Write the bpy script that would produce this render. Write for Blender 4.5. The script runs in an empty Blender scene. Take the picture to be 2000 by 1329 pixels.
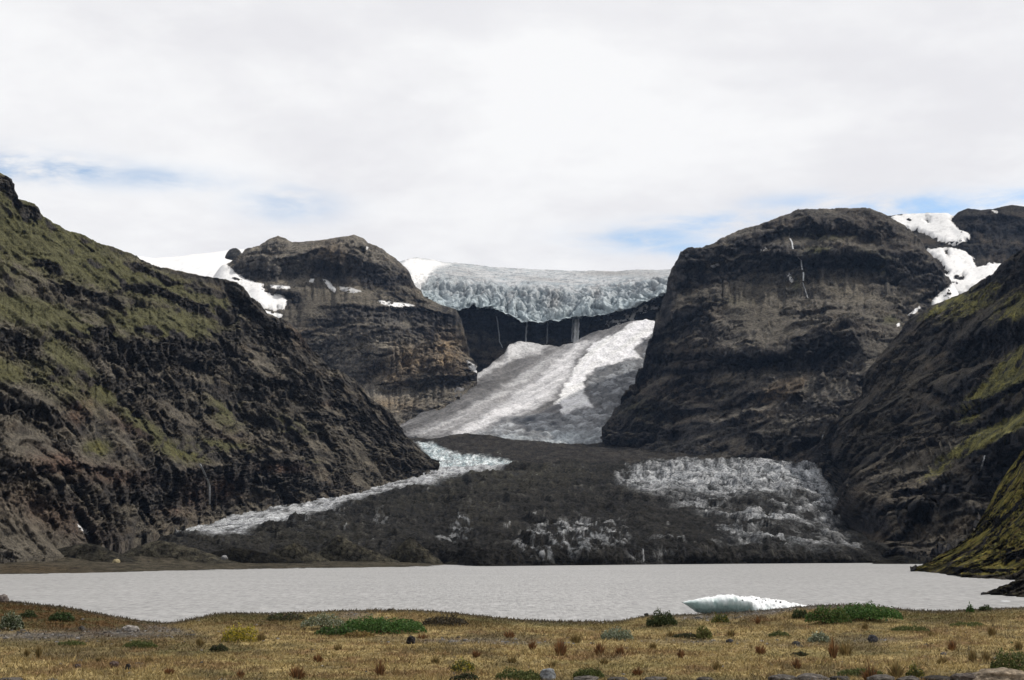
import bpy, math
import numpy as np
F32 = np.float32
R = math.radians
sc = bpy.context.scene
col = sc.collection

# ------------------------------------------------------------------ camera
FPX = 2778.0                      # focal length in pixels of the 2000 px wide photograph (50 mm on 36 mm)
CAMZ = 15.0                       # eye height above the lake
HORIZ = 1070.0
PITCH = math.atan((HORIZ - 664.5) / FPX)
cam = bpy.data.cameras.new('camera'); cam.lens = 50.0; cam.sensor_width = 36.0
cam.clip_start = 0.5; cam.clip_end = 40000
camo = bpy.data.objects.new('camera', cam); col.objects.link(camo)
camo.location = (0, 0, CAMZ); camo.rotation_euler = (math.pi / 2 + PITCH, 0, 0)
sc.camera = camo

# ------------------------------------------------------------------ light
SUN_EL, SUN_AZ = 46.0, 74.0       # azimuth measured from the view direction (+Y) towards +X
sun = bpy.data.lights.new('sun', 'SUN'); sun.energy = 3.8; sun.angle = R(1.5); sun.color = (1.0, 0.95, 0.88)
suno = bpy.data.objects.new('sun', sun); col.objects.link(suno)
suno.rotation_euler = (R(90 - SUN_EL), 0, R(180 - SUN_AZ))
sc.view_settings.view_transform = 'Standard'; sc.view_settings.look = 'None'
sc.view_settings.exposure = 0.0; sc.view_settings.gamma = 1.0
sc.view_settings.use_curve_mapping = False
sc.cycles.max_bounces = 5; sc.cycles.diffuse_bounces = 2; sc.cycles.volume_bounces = 0

class NT:
    """small helper for node trees"""
    def __init__(s, tree): s.t = tree; s.n = tree.nodes; s.l = tree.links
    def new(s, kind, **kw):
        n = s.n.new(kind)
        for k, v in kw.items(): setattr(n, k, v)
        return n
    def link(s, a, b): s.l.new(a, b)
    def put(s, sock, v):
        if hasattr(v, 'is_output') or isinstance(v, bpy.types.NodeSocket): s.l.new(v, sock)
        else: sock.default_value = v
    def math(s, op, a, b=0.0, c=None, clamp=False):
        n = s.new('ShaderNodeMath', operation=op); n.use_clamp = clamp
        s.put(n.inputs[0], a); s.put(n.inputs[1], b)
        if c is not None: s.put(n.inputs[2], c)
        return n.outputs[0]
    def ramp(s, v, a, b, c=0.0, d=1.0):
        n = s.new('ShaderNodeMapRange', interpolation_type='SMOOTHSTEP')
        s.put(n.inputs[0], v)
        n.inputs[1].default_value = a; n.inputs[2].default_value = b
        n.inputs[3].default_value = c; n.inputs[4].default_value = d
        return n.outputs[0]
    def noise(s, vec, scale, detail=4, rough=0.55, dist=0.0):
        n = s.new('ShaderNodeTexNoise'); s.link(vec, n.inputs['Vector'])
        n.inputs['Scale'].default_value = scale; n.inputs['Detail'].default_value = detail
        n.inputs['Roughness'].default_value = rough; n.inputs['Distortion'].default_value = dist
        return n.outputs['Fac']
    def mix(s, f, a, b, blend='MIX'):
        n = s.new('ShaderNodeMix', data_type='RGBA', blend_type=blend)
        s.put(n.inputs[0], f); s.put(n.inputs[6], a); s.put(n.inputs[7], b)
        return n.outputs[2]

def px_dir(px, py):
    a = (px - 1000.0) / FPX; b = (664.5 - py) / FPX
    y = math.cos(PITCH) - b * math.sin(PITCH); z = math.sin(PITCH) + b * math.cos(PITCH)
    return a, y, z

# ---- sky: thin overcast with a few blue gaps low down, over a Nishita sky
world = bpy.data.worlds.new('World'); sc.world = world; world.use_nodes = True
w = NT(world.node_tree); w.n.clear()
sky = w.new('ShaderNodeTexSky', sky_type='NISHITA'); sky.sun_disc = False
sky.sun_elevation = R(SUN_EL); sky.sun_rotation = R(SUN_AZ); sky.air_density = 1.0; sky.dust_density = 0.1; sky.ozone_density = 1.0
tc = w.new('ShaderNodeTexCoord'); sep = w.new('ShaderNodeSeparateXYZ'); w.link(tc.outputs['Generated'], sep.inputs[0])
X, Y, Z = sep.outputs
az = w.math('ARCTAN2', X, Y); el = w.math('ARCSINE', Z)
zz = w.math('ADD', w.math('MAXIMUM', Z, 0.0), 0.16)
cv = w.new('ShaderNodeCombineXYZ')
w.link(w.math('DIVIDE', X, zz), cv.inputs[0]); w.link(w.math('DIVIDE', Y, zz), cv.inputs[1])
cl_a = w.noise(cv.outputs[0], 1.3, 6, 0.5, 0.4)
cl_b = w.noise(cv.outputs[0], 5.0, 6, 0.62, 0.2)
ev = w.new('ShaderNodeCombineXYZ')
w.link(w.math('MULTIPLY', az, 14.0), ev.inputs[0]); w.link(w.math('MULTIPLY', el, 42.0), ev.inputs[1])
wis = w.noise(ev.outputs[0], 1.0, 7, 0.62, 0.3)
gap = None
for (gx, gy, wx, wy, st) in [(40, 325, 190, 26, 1.0), (260, 345, 170, 22, .55), (565, 400, 90, 34, .5), (1265, 465, 120, 24, .75),
                             (1400, 437, 130, 20, .7), (1330, 485, 90, 18, .6), (1790, 404, 190, 22, 1.0), (1960, 392, 160, 22, .8), (1560, 395, 120, 18, .4)]:
    a, y, z = px_dir(gx, gy); A0 = math.atan2(a, y); E0 = math.asin(z / math.sqrt(a * a + y * y + z * z))
    dx = w.math('DIVIDE', w.math('SUBTRACT', az, A0), wx / FPX); dy = w.math('DIVIDE', w.math('SUBTRACT', el, E0), wy / FPX)
    d2 = w.math('ADD', w.math('MULTIPLY', dx, dx), w.math('MULTIPLY', dy, dy))
    g = w.math('MULTIPLY', w.math('EXPONENT', w.math('MULTIPLY', d2, -1.0)), st)
    gap = g if gap is None else w.math('MAXIMUM', gap, g)
gapm = w.math('MULTIPLY', w.math('MULTIPLY', gap, 1.35, clamp=True), w.ramp(w.math('ADD', wis, w.math('MULTIPLY', cl_b, 0.35)), 0.46, 0.80), clamp=True)
shade = w.math('ADD', w.math('MULTIPLY', cl_a, 0.75), w.math('MULTIPLY', cl_b, 0.25))
bright = w.ramp(shade, 0.40, 0.60, 0.0, 1.0)
# the thin place in the cloud where the light comes through
a, y, z = px_dir(1110, 150); A0 = math.atan2(a, y); E0 = math.asin(z / math.sqrt(a * a + y * y + z * z))
dx = w.math('DIVIDE', w.math('SUBTRACT', az, A0), 230 / FPX); dy = w.math('DIVIDE', w.math('SUBTRACT', el, E0), 130 / FPX)
gl = w.math('EXPONENT', w.math('MULTIPLY', w.math('ADD', w.math('MULTIPLY', dx, dx), w.math('MULTIPLY', dy, dy)), -1.0))
bright = w.math('ADD', bright, w.math('MULTIPLY', gl, 0.7), clamp=True)
ccol = w.mix(bright, (0.83, 0.825, 0.85, 1), (0.965, 0.965, 0.97, 1))
bg_sky = w.new('ShaderNodeBackground'); bg_sky.inputs['Strength'].default_value = 0.15; w.link(sky.outputs[0], bg_sky.inputs[0])
bg_cl = w.new('ShaderNodeBackground'); bg_cl.inputs['Strength'].default_value = 1.0; w.link(ccol, bg_cl.inputs[0])
mx = w.new('ShaderNodeMixShader'); w.link(gapm, mx.inputs[0]); w.link(bg_cl.outputs[0], mx.inputs[1]); w.link(bg_sky.outputs[0], mx.inputs[2])
wo = w.new('ShaderNodeOutputWorld'); w.link(mx.outputs[0], wo.inputs[0])

# ------------------------------------------------------------------ maths helpers
def P(px, py, D):
    """point on the sight line of a pixel at forward distance D"""
    a, y, z = px_dir(px, py)
    k = D / y
    return np.stack([a * k, np.broadcast_to(D, np.shape(k * a)), CAMZ + z * k], -1)

def proj(p):
    x, y, z = p[..., 0], p[..., 1], p[..., 2] - CAMZ
    c, s = math.cos(PITCH), math.sin(PITCH)
    f = np.maximum(y * c + z * s, 1e-3); u = -y * s + z * c
    return 1000 + FPX * x / f, 664.5 - FPX * u / f

def Dz(px, py, z=0.0):
    """distance at which the sight line of a pixel below the horizon meets height z"""
    a, y, zz_ = px_dir(px, py)
    return (z - CAMZ) / zz_ * y

_G = np.array([(1,1,0),(-1,1,0),(1,-1,0),(-1,-1,0),(1,0,1),(-1,0,1),(1,0,-1),(-1,0,-1),(0,1,1),(0,-1,1),(0,1,-1),(0,-1,-1),(1,1,0),(-1,1,0),(0,-1,1),(0,-1,-1)], F32)
def perlin(p, seed=0):
    rs = np.random.RandomState(seed); perm = np.tile(rs.permutation(256), 2).astype(np.int32)
    q = np.asarray(p, np.float64); i = np.floor(q); f = (q - i).astype(F32); i = i.astype(np.int64) & 255
    u = f * f * f * (f * (f * 6 - 15) + 10)
    ax = (i[..., 0], (i[..., 0] + 1) & 255); ay = (i[..., 1], (i[..., 1] + 1) & 255); az_ = (i[..., 2], (i[..., 2] + 1) & 255)
    out = 0
    for dx in (0, 1):
        wx = u[..., 0] if dx else 1 - u[..., 0]
        for dy in (0, 1):
            wy = u[..., 1] if dy else 1 - u[..., 1]
            h2 = perm[perm[ax[dx]] + ay[dy]]
            for dz in (0, 1):
                wz = u[..., 2] if dz else 1 - u[..., 2]
                g = _G[perm[h2 + az_[dz]] & 15]
                d = g[..., 0] * (f[..., 0] - dx) + g[..., 1] * (f[..., 1] - dy) + g[..., 2] * (f[..., 2] - dz)
                out = out + wx * wy * wz * d
    return out
def fbm(p, octv=4, gain=0.5, seed=0, lac=2.03):
    a, s, o = 1.0, 0.0, 0
    p = np.asarray(p)
    for k in range(octv):
        o = o + a * perlin(p * (lac ** k) + 17.3 * k, seed + k); s += a; a *= gain
    return o / s * 1.6
def ridged(p, octv=3, gain=0.5, seed=0):
    a, s, o = 1.0, 0.0, 0
    for k in range(octv):
        o = o + a * (1 - np.minimum(1, 2.2 * np.abs(perlin(np.asarray(p) * (2.07 ** k) + 9.1 * k, seed + k)))); s += a; a *= gain
    return o / s
def facets(p, seed=0):
    """planar facets in random cells, as in jointed rock: (tilted plane height, distance to the nearest joint)"""
    q = np.asarray(p, np.float64); i = np.floor(q).astype(np.int64); f = (q - i).astype(F32); sh = f.shape[:-1]; f = f.reshape(-1, 3); i = i.reshape(-1, 3)
    rs = np.random.RandomState(seed + 500); perm = np.tile(rs.permutation(256), 3); off = rs.rand(256, 3).astype(F32); gr_ = rs.normal(size=(256, 3)).astype(F32); bi = rs.rand(256).astype(F32) - .5
    d1 = np.full(len(f), 9., F32); d2 = d1.copy(); val = np.zeros(len(f), F32)
    for dx in (-1, 0, 1):
        hx = perm[(i[:, 0] + dx) & 255]
        for dy in (-1, 0, 1):
            hy = perm[hx + ((i[:, 1] + dy) & 255)]
            for dz in (-1, 0, 1):
                h = perm[hy + ((i[:, 2] + dz) & 255)]
                v = f - (off[h] + np.array((dx, dy, dz), F32)); d = (v * v).sum(1)
                near = d < d1
                d2 = np.where(near, d1, np.minimum(d2, d)); val = np.where(near, (v * gr_[h]).sum(1) * .8 + bi[h], val); d1 = np.where(near, d, d1)
    return val.reshape(sh), (np.sqrt(d2) - np.sqrt(d1)).reshape(sh)
def ss(a, b, x):
    t = np.clip((x - a) / (b - a), 0, 1); return t * t * (3 - 2 * t)
def lerp(a, b, t):
    t = np.asarray(t)[..., None]; return np.asarray(a) * (1 - t) + np.asarray(b) * t
def gsmooth(v, sig):
    n = int(3 * sig) + 1; k = np.exp(-0.5 * (np.arange(-n, n + 1) / sig) ** 2); k /= k.sum()
    return np.convolve(np.pad(v, n, mode='edge'), k, 'valid')
def sdist(px, py, poly):
    """signed distance (inside positive) to a polygon, in pixels"""
    poly = np.asarray(poly, float); d = np.full(np.shape(px), 1e9); ins = np.zeros(np.shape(px), bool)
    x0, y0 = poly.min(0) - 60; x1, y1 = poly.max(0) + 60
    m = (px > x0) & (px < x1) & (py > y0) & (py < y1)
    X_, Y_ = px[m], py[m]; dd = np.full(X_.shape, 1e9); ii = np.zeros(X_.shape, bool)
    for k in range(len(poly)):
        (ax, ay), (bx, by) = poly[k], poly[(k + 1) % len(poly)]
        ex, ey = bx - ax, by - ay; L = ex * ex + ey * ey + 1e-9
        t = np.clip(((X_ - ax) * ex + (Y_ - ay) * ey) / L, 0, 1)
        dd = np.minimum(dd, np.hypot(X_ - ax - t * ex, Y_ - ay - t * ey))
        c = (ay > Y_) != (by > Y_)
        ii ^= c & (X_ < (bx - ax) * (Y_ - ay) / (by - ay if by != ay else 1e-9) + ax)
    d[m] = dd; ins[m] = ii
    return np.where(ins, d, -d)
def blob(px, py, b):
    """soft elliptic patches: rows of (x, y, rx, ry, degrees, weight); keeps the largest"""
    o = np.zeros(np.shape(px))
    for (cx, cy, rx, ry, ang, wt) in b:
        c, s = math.cos(R(ang)), math.sin(R(ang)); dx, dy = px - cx, py - cy
        u = (dx * c + dy * s) / rx; v = (-dx * s + dy * c) / ry
        o = np.maximum(o, wt * np.exp(-(u * u + v * v) * 1.2))
    return o

# ------------------------------------------------------------------ materials
def surf_mat(name, scale=1.0, var=0.5, bump=0.6, rough=0.95, spec=0.06, stretch=(1, 1, 1), sss=0.0, attr='albedo', fine=1.0):
    """stone, ice and soil: the albedo attribute broken up by procedural noise, plus relief"""
    m = bpy.data.materials.new(name); m.use_nodes = True; t = NT(m.node_tree); t.n.clear()
    at = t.new('ShaderNodeAttribute', attribute_name=attr)
    tcn = t.new('ShaderNodeTexCoord'); mp = t.new('ShaderNodeMapping'); t.link(tcn.outputs['Object'], mp.inputs[0])
    mp.inputs['Scale'].default_value = stretch
    v = mp.outputs[0]
    n1 = t.noise(v, 0.35 * fine / scale, 8, 0.68, 0.3); n2 = t.noise(v, 0.06 / scale, 5, 0.6)
    f = t.math('ADD', t.ramp(n1, 0.3, 0.7, -var, var), t.ramp(n2, 0.3, 0.7, -var * .4, var * .4))
    f = t.math('MAXIMUM', t.math('ADD', f, 1.0), 0.15)
    sc_ = t.new('ShaderNodeVectorMath', operation='SCALE'); t.link(at.outputs['Color'], sc_.inputs[0]); t.link(f, sc_.inputs['Scale'])
    bs = t.new('ShaderNodeBsdfPrincipled'); t.link(sc_.outputs[0], bs.inputs['Base Color'])
    bs.inputs['Roughness'].default_value = rough; bs.inputs['Specular IOR Level'].default_value = spec
    bp = t.new('ShaderNodeBump'); bp.inputs['Strength'].default_value = bump; bp.inputs['Distance'].default_value = 5.0 * scale / fine
    t.link(n1, bp.inputs['Height']); t.link(bp.outputs[0], bs.inputs['Normal'])
    o = t.new('ShaderNodeOutputMaterial'); t.link(bs.outputs[0], o.inputs[0])
    return m
M = {}
M['rock_near'] = surf_mat('basalt_rock_near', 1.0, 0.65, 1.0)
M['rock_far'] = surf_mat('basalt_rock_far', 2.4, 0.65, 1.0)
M['till'] = surf_mat('glacial_till', 1.5, 0.75, 1.0)
M['ice'] = surf_mat('glacier_ice', 1.6, 0.3, 0.6, rough=0.6, spec=0.4)
M['snow'] = surf_mat('old_snow', 3.0, 0.07, 0.25, rough=0.75, spec=0.3)
M['fan'] = surf_mat('dirty_snow', 2.5, 0.3, 0.5, rough=0.8)
M['soil'] = surf_mat('heath_soil', 0.05, 0.5, 0.7)
M['stone'] = surf_mat('field_stone', 0.03, 0.45, 0.7, rough=0.85)
M['foam'] = surf_mat('falling_water', 0.8, 0.35, 0.3, rough=0.5)
M['berg'] = surf_mat('iceberg_ice', 0.25, 0.12, 0.35, rough=0.35, spec=0.5)
def leaf_mat(name, rough=0.7):
    m = bpy.data.materials.new(name); m.use_nodes = True; t = NT(m.node_tree); t.n.clear()
    at = t.new('ShaderNodeAttribute', attribute_name='albedo')
    tcn = t.new('ShaderNodeTexCoord'); n = t.noise(tcn.outputs['Object'], 9.0, 3, .6)
    sc_ = t.new('ShaderNodeVectorMath', operation='SCALE'); t.link(at.outputs['Color'], sc_.inputs[0]); t.link(t.ramp(n, .3, .7, .75, 1.25), sc_.inputs['Scale'])
    df = t.new('ShaderNodeBsdfPrincipled'); t.link(sc_.outputs[0], df.inputs['Base Color']); df.inputs['Roughness'].default_value = rough; df.inputs['Specular IOR Level'].default_value = 0.2
    tr = t.new('ShaderNodeBsdfTranslucent'); t.link(sc_.outputs[0], tr.inputs[0])
    mm = t.new('ShaderNodeMixShader'); mm.inputs[0].default_value = 0.3; t.link(df.outputs[0], mm.inputs[1]); t.link(tr.outputs[0], mm.inputs[2])
    o = t.new('ShaderNodeOutputMaterial'); t.link(mm.outputs[0], o.inputs[0]); return m
M['leaf'] = leaf_mat('leaves_and_blades')
M['twig'] = surf_mat('woody_twig', 0.02, 0.3, 0.3)
def water_mat():
    m = bpy.data.materials.new('silty_meltwater'); m.use_nodes = True; t = NT(m.node_tree); t.n.clear()
    tcn = t.new('ShaderNodeTexCoord'); mp = t.new('ShaderNodeMapping'); t.link(tcn.outputs['Object'], mp.inputs[0]); mp.inputs['Scale'].default_value = (0.55, 1, 1)
    a_ = t.noise(mp.outputs[0], 0.55, 5, 0.62, 0.4); b_ = t.noise(mp.outputs[0], 0.02, 4, 0.6); c_ = t.noise(mp.outputs[0], 0.14, 3, 0.6)
    mp2 = t.new('ShaderNodeMapping'); t.link(tcn.outputs['Object'], mp2.inputs[0]); mp2.inputs['Scale'].default_value = (0.9, 0.11, 1)
    e_ = t.noise(mp2.outputs[0], 1.0, 5, 0.7, 0.6)
    f = t.math('ADD', t.ramp(e_, .3, .7, -.28, .28), t.ramp(a_, .32, .68, -0.3, .3)); f = t.math('ADD', f, t.math('ADD', t.ramp(b_, .3, .7, -.05, .05), t.ramp(c_, .3, .7, -.06, .06)))  # light and dark of the ripples put into the water colour
    f = t.math('ADD', f, 1.0)
    sc_ = t.new('ShaderNodeVectorMath', operation='SCALE'); sc_.inputs[0].default_value = (0.272, 0.268, 0.262); t.link(f, sc_.inputs['Scale'])
    bs = t.new('ShaderNodeBsdfPrincipled'); t.link(sc_.outputs[0], bs.inputs['Base Color']); bs.inputs['Roughness'].default_value = 0.45; bs.inputs['IOR'].default_value = 1.33
    bs.inputs['Specular IOR Level'].default_value = 0.35
    bp = t.new('ShaderNodeBump'); bp.inputs['Strength'].default_value = 0.7; bp.inputs['Distance'].default_value = 0.5; t.link(t.math('ADD', a_, e_), bp.inputs['Height']); t.link(bp.outputs[0], bs.inputs['Normal'])
    o = t.new('ShaderNodeOutputMaterial'); t.link(bs.outputs[0], o.inputs[0]); return m
M['water'] = water_mat()

# ------------------------------------------------------------------ object helpers
def tag(o, label=None, cat=None, kind=None, group=None):
    if label: o['label'] = label
    if cat: o['category'] = cat
    if kind: o['kind'] = kind
    if group: o['group'] = group
    return o
def mesh_obj(name, verts, faces, mat, colors=None, parent=None, loc=None, smooth=True):
    """link one mesh object; faces is an (n,3|4) array; loc makes that point the origin"""
    verts = np.asarray(verts, F32).reshape(-1, 3); faces = np.asarray(faces, np.int32)
    if loc is not None: verts = verts - np.asarray(loc, F32)
    k = faces.shape[1]; me = bpy.data.meshes.new(name)
    me.vertices.add(len(verts)); me.vertices.foreach_set('co', verts.ravel())
    me.loops.add(faces.size); me.loops.foreach_set('vertex_index', faces.ravel())
    me.polygons.add(len(faces)); me.polygons.foreach_set('loop_start', np.arange(0, faces.size, k, dtype=np.int32))
    me.polygons.foreach_set('use_smooth', np.full(len(faces), smooth))
    if colors is not None:
        c = np.ones((len(verts), 4), F32); c[:, :3] = np.asarray(colors, F32).reshape(-1, 3)
        me.attributes.new('albedo', 'FLOAT_COLOR', 'POINT').data.foreach_set('color', c.ravel())
    me.update(calc_edges=True); me.materials.append(mat)
    o = bpy.data.objects.new(name, me); col.objects.link(o)
    if loc is not None: o.location = loc
    if parent is not None: o.parent = parent
    return o
def empty(name, loc):
    o = bpy.data.objects.new(name, None); col.objects.link(o); o.location = loc; o.empty_display_size = 0.2; return o
def grid_faces(nu, nv, off=0):
    i, j = np.meshgrid(np.arange(nu - 1), np.arange(nv - 1), indexing='ij')
    a = (i * nv + j).ravel() + off
    return np.stack([a, a + nv, a + nv + 1, a + 1], 1)
def normals(p):
    du = np.gradient(p, axis=0); dv = np.gradient(p, axis=1)
    n = np.cross(du, dv); n /= np.linalg.norm(n, axis=-1, keepdims=True) + 1e-9
    return n

class Patch: pass
def line(pts, x):
    p = np.asarray(pts, float); return np.interp(x, p[:, 0], p[:, 1]), np.interp(x, p[:, 0], p[:, 2])
def make_patch(x0, x1, base, crest, prof, nv, step=2.0, bands=(), dsig=14, jag=0.0, seed=0, jagx=0.0, bjag=0.0):
    """land surface rising from a base line to a crest line, both given by sight lines and distances"""
    xs = [np.arange(max(x0, -24), min(x1, 2024), step)]
    if x0 < -24: xs.insert(0, np.arange(x0, -24, step * 5))
    if x1 > 2024: xs.append(np.arange(2024, x1 + 1, step * 5))
    px = np.concatenate(xs); t = np.linspace(0, 1, nv)
    by, bd = line(base, px); cy, cd = line(crest, px)
    bd, cd = gsmooth(bd, dsig), gsmooth(cd, dsig)
    if jag:
        q = np.stack([px / 60.0, px * 0, px * 0], -1); cy = cy + jag * fbm(q, 6, 0.62, seed + 90)
    if jagx:
        xx = px + jagx * fbm(np.stack([cy / 30.0, px / 90.0, px * 0], -1), 5, .65, seed + 91); ca = np.asarray(crest, float); cy = cy + np.interp(xx, ca[:, 0], ca[:, 1]) - np.interp(px, ca[:, 0], ca[:, 1])
    if bjag: by = by + bjag * fbm(np.stack([px / 26., px * 0, px * 0], -1), 5, .65, seed + 92)
    pr = np.asarray(prof, float); s = np.interp(t, pr[:, 0], pr[:, 1]); s = gsmooth(np.r_[s], max(1, nv * 0.012)); s[0] = 0; s[-1] = 1
    PX = np.repeat(px[:, None], nv, 1); bs, cs = gsmooth(by, 30), gsmooth(cy, 30); PY = bs[:, None] + (cs - bs)[:, None] * t + (cy - cs)[:, None] * t ** 8 + (by - bs)[:, None] * (1 - t) ** 8; D = bd[:, None] + (cd - bd)[:, None] * s
    T = np.repeat(t[None], len(px), 0)
    cliff = np.zeros(PX.shape)
    wob = fbm(np.stack([PX / 70, PY / 200, PX * 0 + seed], -1), 4, 0.6, seed + 70)
    wob2 = fbm(np.stack([PX / 16, PX * 0, PX * 0 + seed], -1), 3, 0.6, seed + 77)
    for (top, h, amp) in bands:
        tp = np.asarray(top, float); xa, xb = tp[0, 0], tp[-1, 0]
        ty = np.interp(PX, tp[:, 0], tp[:, 1]) + wob * h * 0.28
        e = ss(xa - 4, xa + 0.15 * (xb - xa) + 4, PX) * (1 - ss(xb - 0.15 * (xb - xa) - 4, xb + 4, PX))
        hh = h * (0.8 + 0.5 * wob2)
        q = (PY - ty) / hh
        f = np.where(q < 0, -.5 * ss(-1.6, 0, q), np.where(q < 1, q - .5, .5 * (1 - ss(1, 2.4, q)))) - .12 * ss(-.1, 0, q) * (1 - ss(0, .12, q))
        D = D + 1.15 * amp * e * f; cliff = np.maximum(cliff, e * ss(-0.05, 0.06, q) * (1 - ss(0.7, 1.15, q)))
    g = Patch(); g.px, g.T, g.cliff = px, T, cliff; g.p = P(PX, PY, D); g.nu, g.nv = len(px), nv
    n = normals(g.p); g.sgn = -1.0 if n[..., 1].mean() > 0 else 1.0
    g.n = n * g.sgn
    return g
def blur(a, sig):
    n = int(2.5 * sig) + 1; k = np.exp(-0.5 * (np.arange(-n, n + 1) / sig) ** 2); k /= k.sum()
    for ax in (0, 1):
        pad = [(0, 0)] * a.ndim; pad[ax] = (n, n); q = np.pad(a, pad, mode='edge'); o = 0
        for m in range(2 * n + 1): o = o + k[m] * np.take(q, np.arange(m, m + a.shape[ax]), axis=ax)
        a = o
    return a
def finish(g):
    g.n = normals(g.p) * g.sgn
    g.sx, g.sy = proj(g.p)
    return g
def build(name, g, colors, mat, back=((0, 200, -80),), skirt=True, label=None, cat=None, kind='structure', parent=None):
    """link the patch with its far side behind the crest"""
    sk = [g.p[:, :1] - np.array((0, 0, 90.)), g.p[:, :1] - np.array((0, 0, 30.))] if skirt else []
    rows, cols_ = sk + [g.p], [lerp(np.median(colors[:, :12], 1, keepdims=True), DARK * 1.3, np.full((g.nu, 1), .5))] * len(sk) + [colors]
    last, lc = g.p[:, -1:], colors[:, -1:]
    prev = np.zeros(3)
    for b in back:
        b = np.asarray(b, float)
        for k in range(1, 7):
            bb = prev + (b - prev) * k / 6.0; q = last + bb
            q[..., 0] += last[..., 0] / np.maximum(last[..., 1], 1) * bb[1]
            q = q + np.stack([q[..., 0] * 0, q[..., 0] * 0, 0.08 * abs(b[1]) * fbm(q / (abs(b[1]) + 50.0), 3, .5, 3) * (1 if k > 1 else .2)], -1) * np.array([0, 0, 1.0])
            rows.append(q); cols_.append(lc)
        prev = b
    p = np.concatenate(rows, 1); c = np.concatenate(cols_, 1)
    f = grid_faces(p.shape[0], p.shape[1])
    if g.sgn < 0: f = f[:, ::-1]
    o = mesh_obj(name, p, f, mat, c)
    tag(o, label, cat, kind); return o

def rockify(g, S, seed, big=18., mid=8., small=3., fine=1.2, gully=8., strata=0.55, period=38., tilt=0.0, edge=0.0, flute=1.0, spur=0.0, sdir=(.45, .9), soft=None):
    """weathered basalt: broad swells, gullies down the slope, level lava benches, fluted cliffs, blocky small relief"""
    p = g.p; n = g.n
    wq = np.stack([perlin(p / (38. * S), seed + 11), perlin(p / (38. * S) + 5.5, seed + 13), perlin(p / (38. * S) + 9.1, seed + 14)], -1)
    pw = p + wq * 11. * S
    rk = ss(-.35, .35, fbm(p / (80. * S), 3, .5, seed + 2) + .1)
    if soft is not None: rk = np.clip(rk * (1 - np.clip(soft * 1.2, 0, 1)), 0, 1)
    rk = .14 + .86 * np.maximum(rk, g.cliff)
    d = big * fbm(p / (150. * S), 3, .5, seed)
    d = d + mid * (.35 + .65 * rk) * (1.2 * ridged(pw / (52. * S), 3, .55, seed + 5) - .6)
    q = np.stack([pw[..., 0] / (26. * S), pw[..., 1] / (60. * S), pw[..., 2] / (150. * S)], -1)
    gl = ridged(q, 3, .55, seed + 12); d = d - gully * (.3 + .7 * rk) * (gl - .42)
    if spur:
        a_ = np.stack([(p[..., 0] * sdir[0] + p[..., 2] * sdir[1]) / (62. * S), (p[..., 0] * sdir[1] - p[..., 2] * sdir[0]) / (330. * S), p[..., 1] / (330. * S)], -1) + wq * .35
        d = d + spur * (ridged(a_, 2, .5, seed + 15) - .45)
    rg = ridged(pw / (15. * S), 3, .6, seed + 20)
    d = d + rk * small * 1.5 * (rg - .45) + (.3 + .7 * rk) * small * .5 * fbm(p / (9. * S), 3, .65, seed + 22)
    d = d + (.15 + .85 * rk) * fine * 1.6 * (ridged(p / (4.6 * S), 2, .65, seed + 25) - .4)
    f1, e1 = facets((pw + 3 * S * wq) / np.array((20. * S, 20. * S, 13. * S)), seed + 26); f2, e2 = facets(p / np.array((7.5 * S, 7.5 * S, 6. * S)) + .4 * wq, seed + 27)
    f0, e0 = facets((p + 14 * S * wq) / np.array((58. * S, 58. * S, 34. * S)), seed + 28)
    d = d + (.15 + .85 * rk) * mid * (1.3 * f0 - .4 * ss(.10, 0, e0)) + rk * small * (1.9 * f1 - 1.2 * ss(.14, 0, e1)) + (.12 + .88 * rk) * fine * (1.6 * f2 - .9 * ss(.15, 0, e2))
    # lava benches: relief that follows height, with uneven beds that pinch out
    h = (p[..., 2] + tilt * p[..., 0] + 13. * S * perlin(p / (95. * S), seed + 30) + 3. * S * perlin(p / (22. * S), seed + 31)) / (period * S)
    z0 = np.zeros(h.shape); h = h + .55 * perlin(np.stack([h * .8, z0, z0 + 3.3], -1), seed + 32)
    sm = (.35 + .65 * rk) * strata * ss(-.25, .3, perlin(p / (140. * S), seed + 33) + .1)
    fr = h - np.floor(h); d = d + sm * period * S * .42 * (np.clip(fr / .34, 0, 1) - fr)
    h2 = h * 2.9 + .5 * perlin(p / (50. * S), seed + 34); fr2 = h2 - np.floor(h2); sm2 = (.2 + .8 * rk) * strata * ss(-.1, .3, perlin(p / (70. * S), seed + 35))
    d = d + sm2 * period * S * .16 * (np.clip(fr2 / .4, 0, 1) - fr2)
    bench = np.maximum(sm * (1 - ss(.3, .42, fr)) * ss(0, .05, fr), .7 * sm2 * (1 - ss(.35, .5, fr2)) * ss(0, .06, fr2))
    cl = np.maximum(g.cliff, np.clip(bench * 1.2, 0, .8))
    fq = np.stack([pw[..., 0] / (7. * S), pw[..., 1] / (12. * S), pw[..., 2] / (70. * S)], -1)
    d = d + flute * cl * 4.2 * S ** .6 * (ridged(fq, 3, .6, seed + 36) - .5)
    r = p - np.array((0, 0, p[..., 2].mean() * .4)); r = r / np.linalg.norm(r, axis=-1, keepdims=True); r[..., 2] *= .5
    fade = 1.0 if not edge else (1 - edge * ss(.95, 1, g.T))
    g.p = p + (-.85 * r + .22 * n) * (d * fade)[..., None]
    g.joint = ss(.09, .015, e0) * (.25 + .75 * rk) + .5 * ss(.10, .02, e1) * rk; g.rk = rk; g.h = h; g.cl = cl; g.gl = gl; g.rg = rg
    return finish(g)

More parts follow.
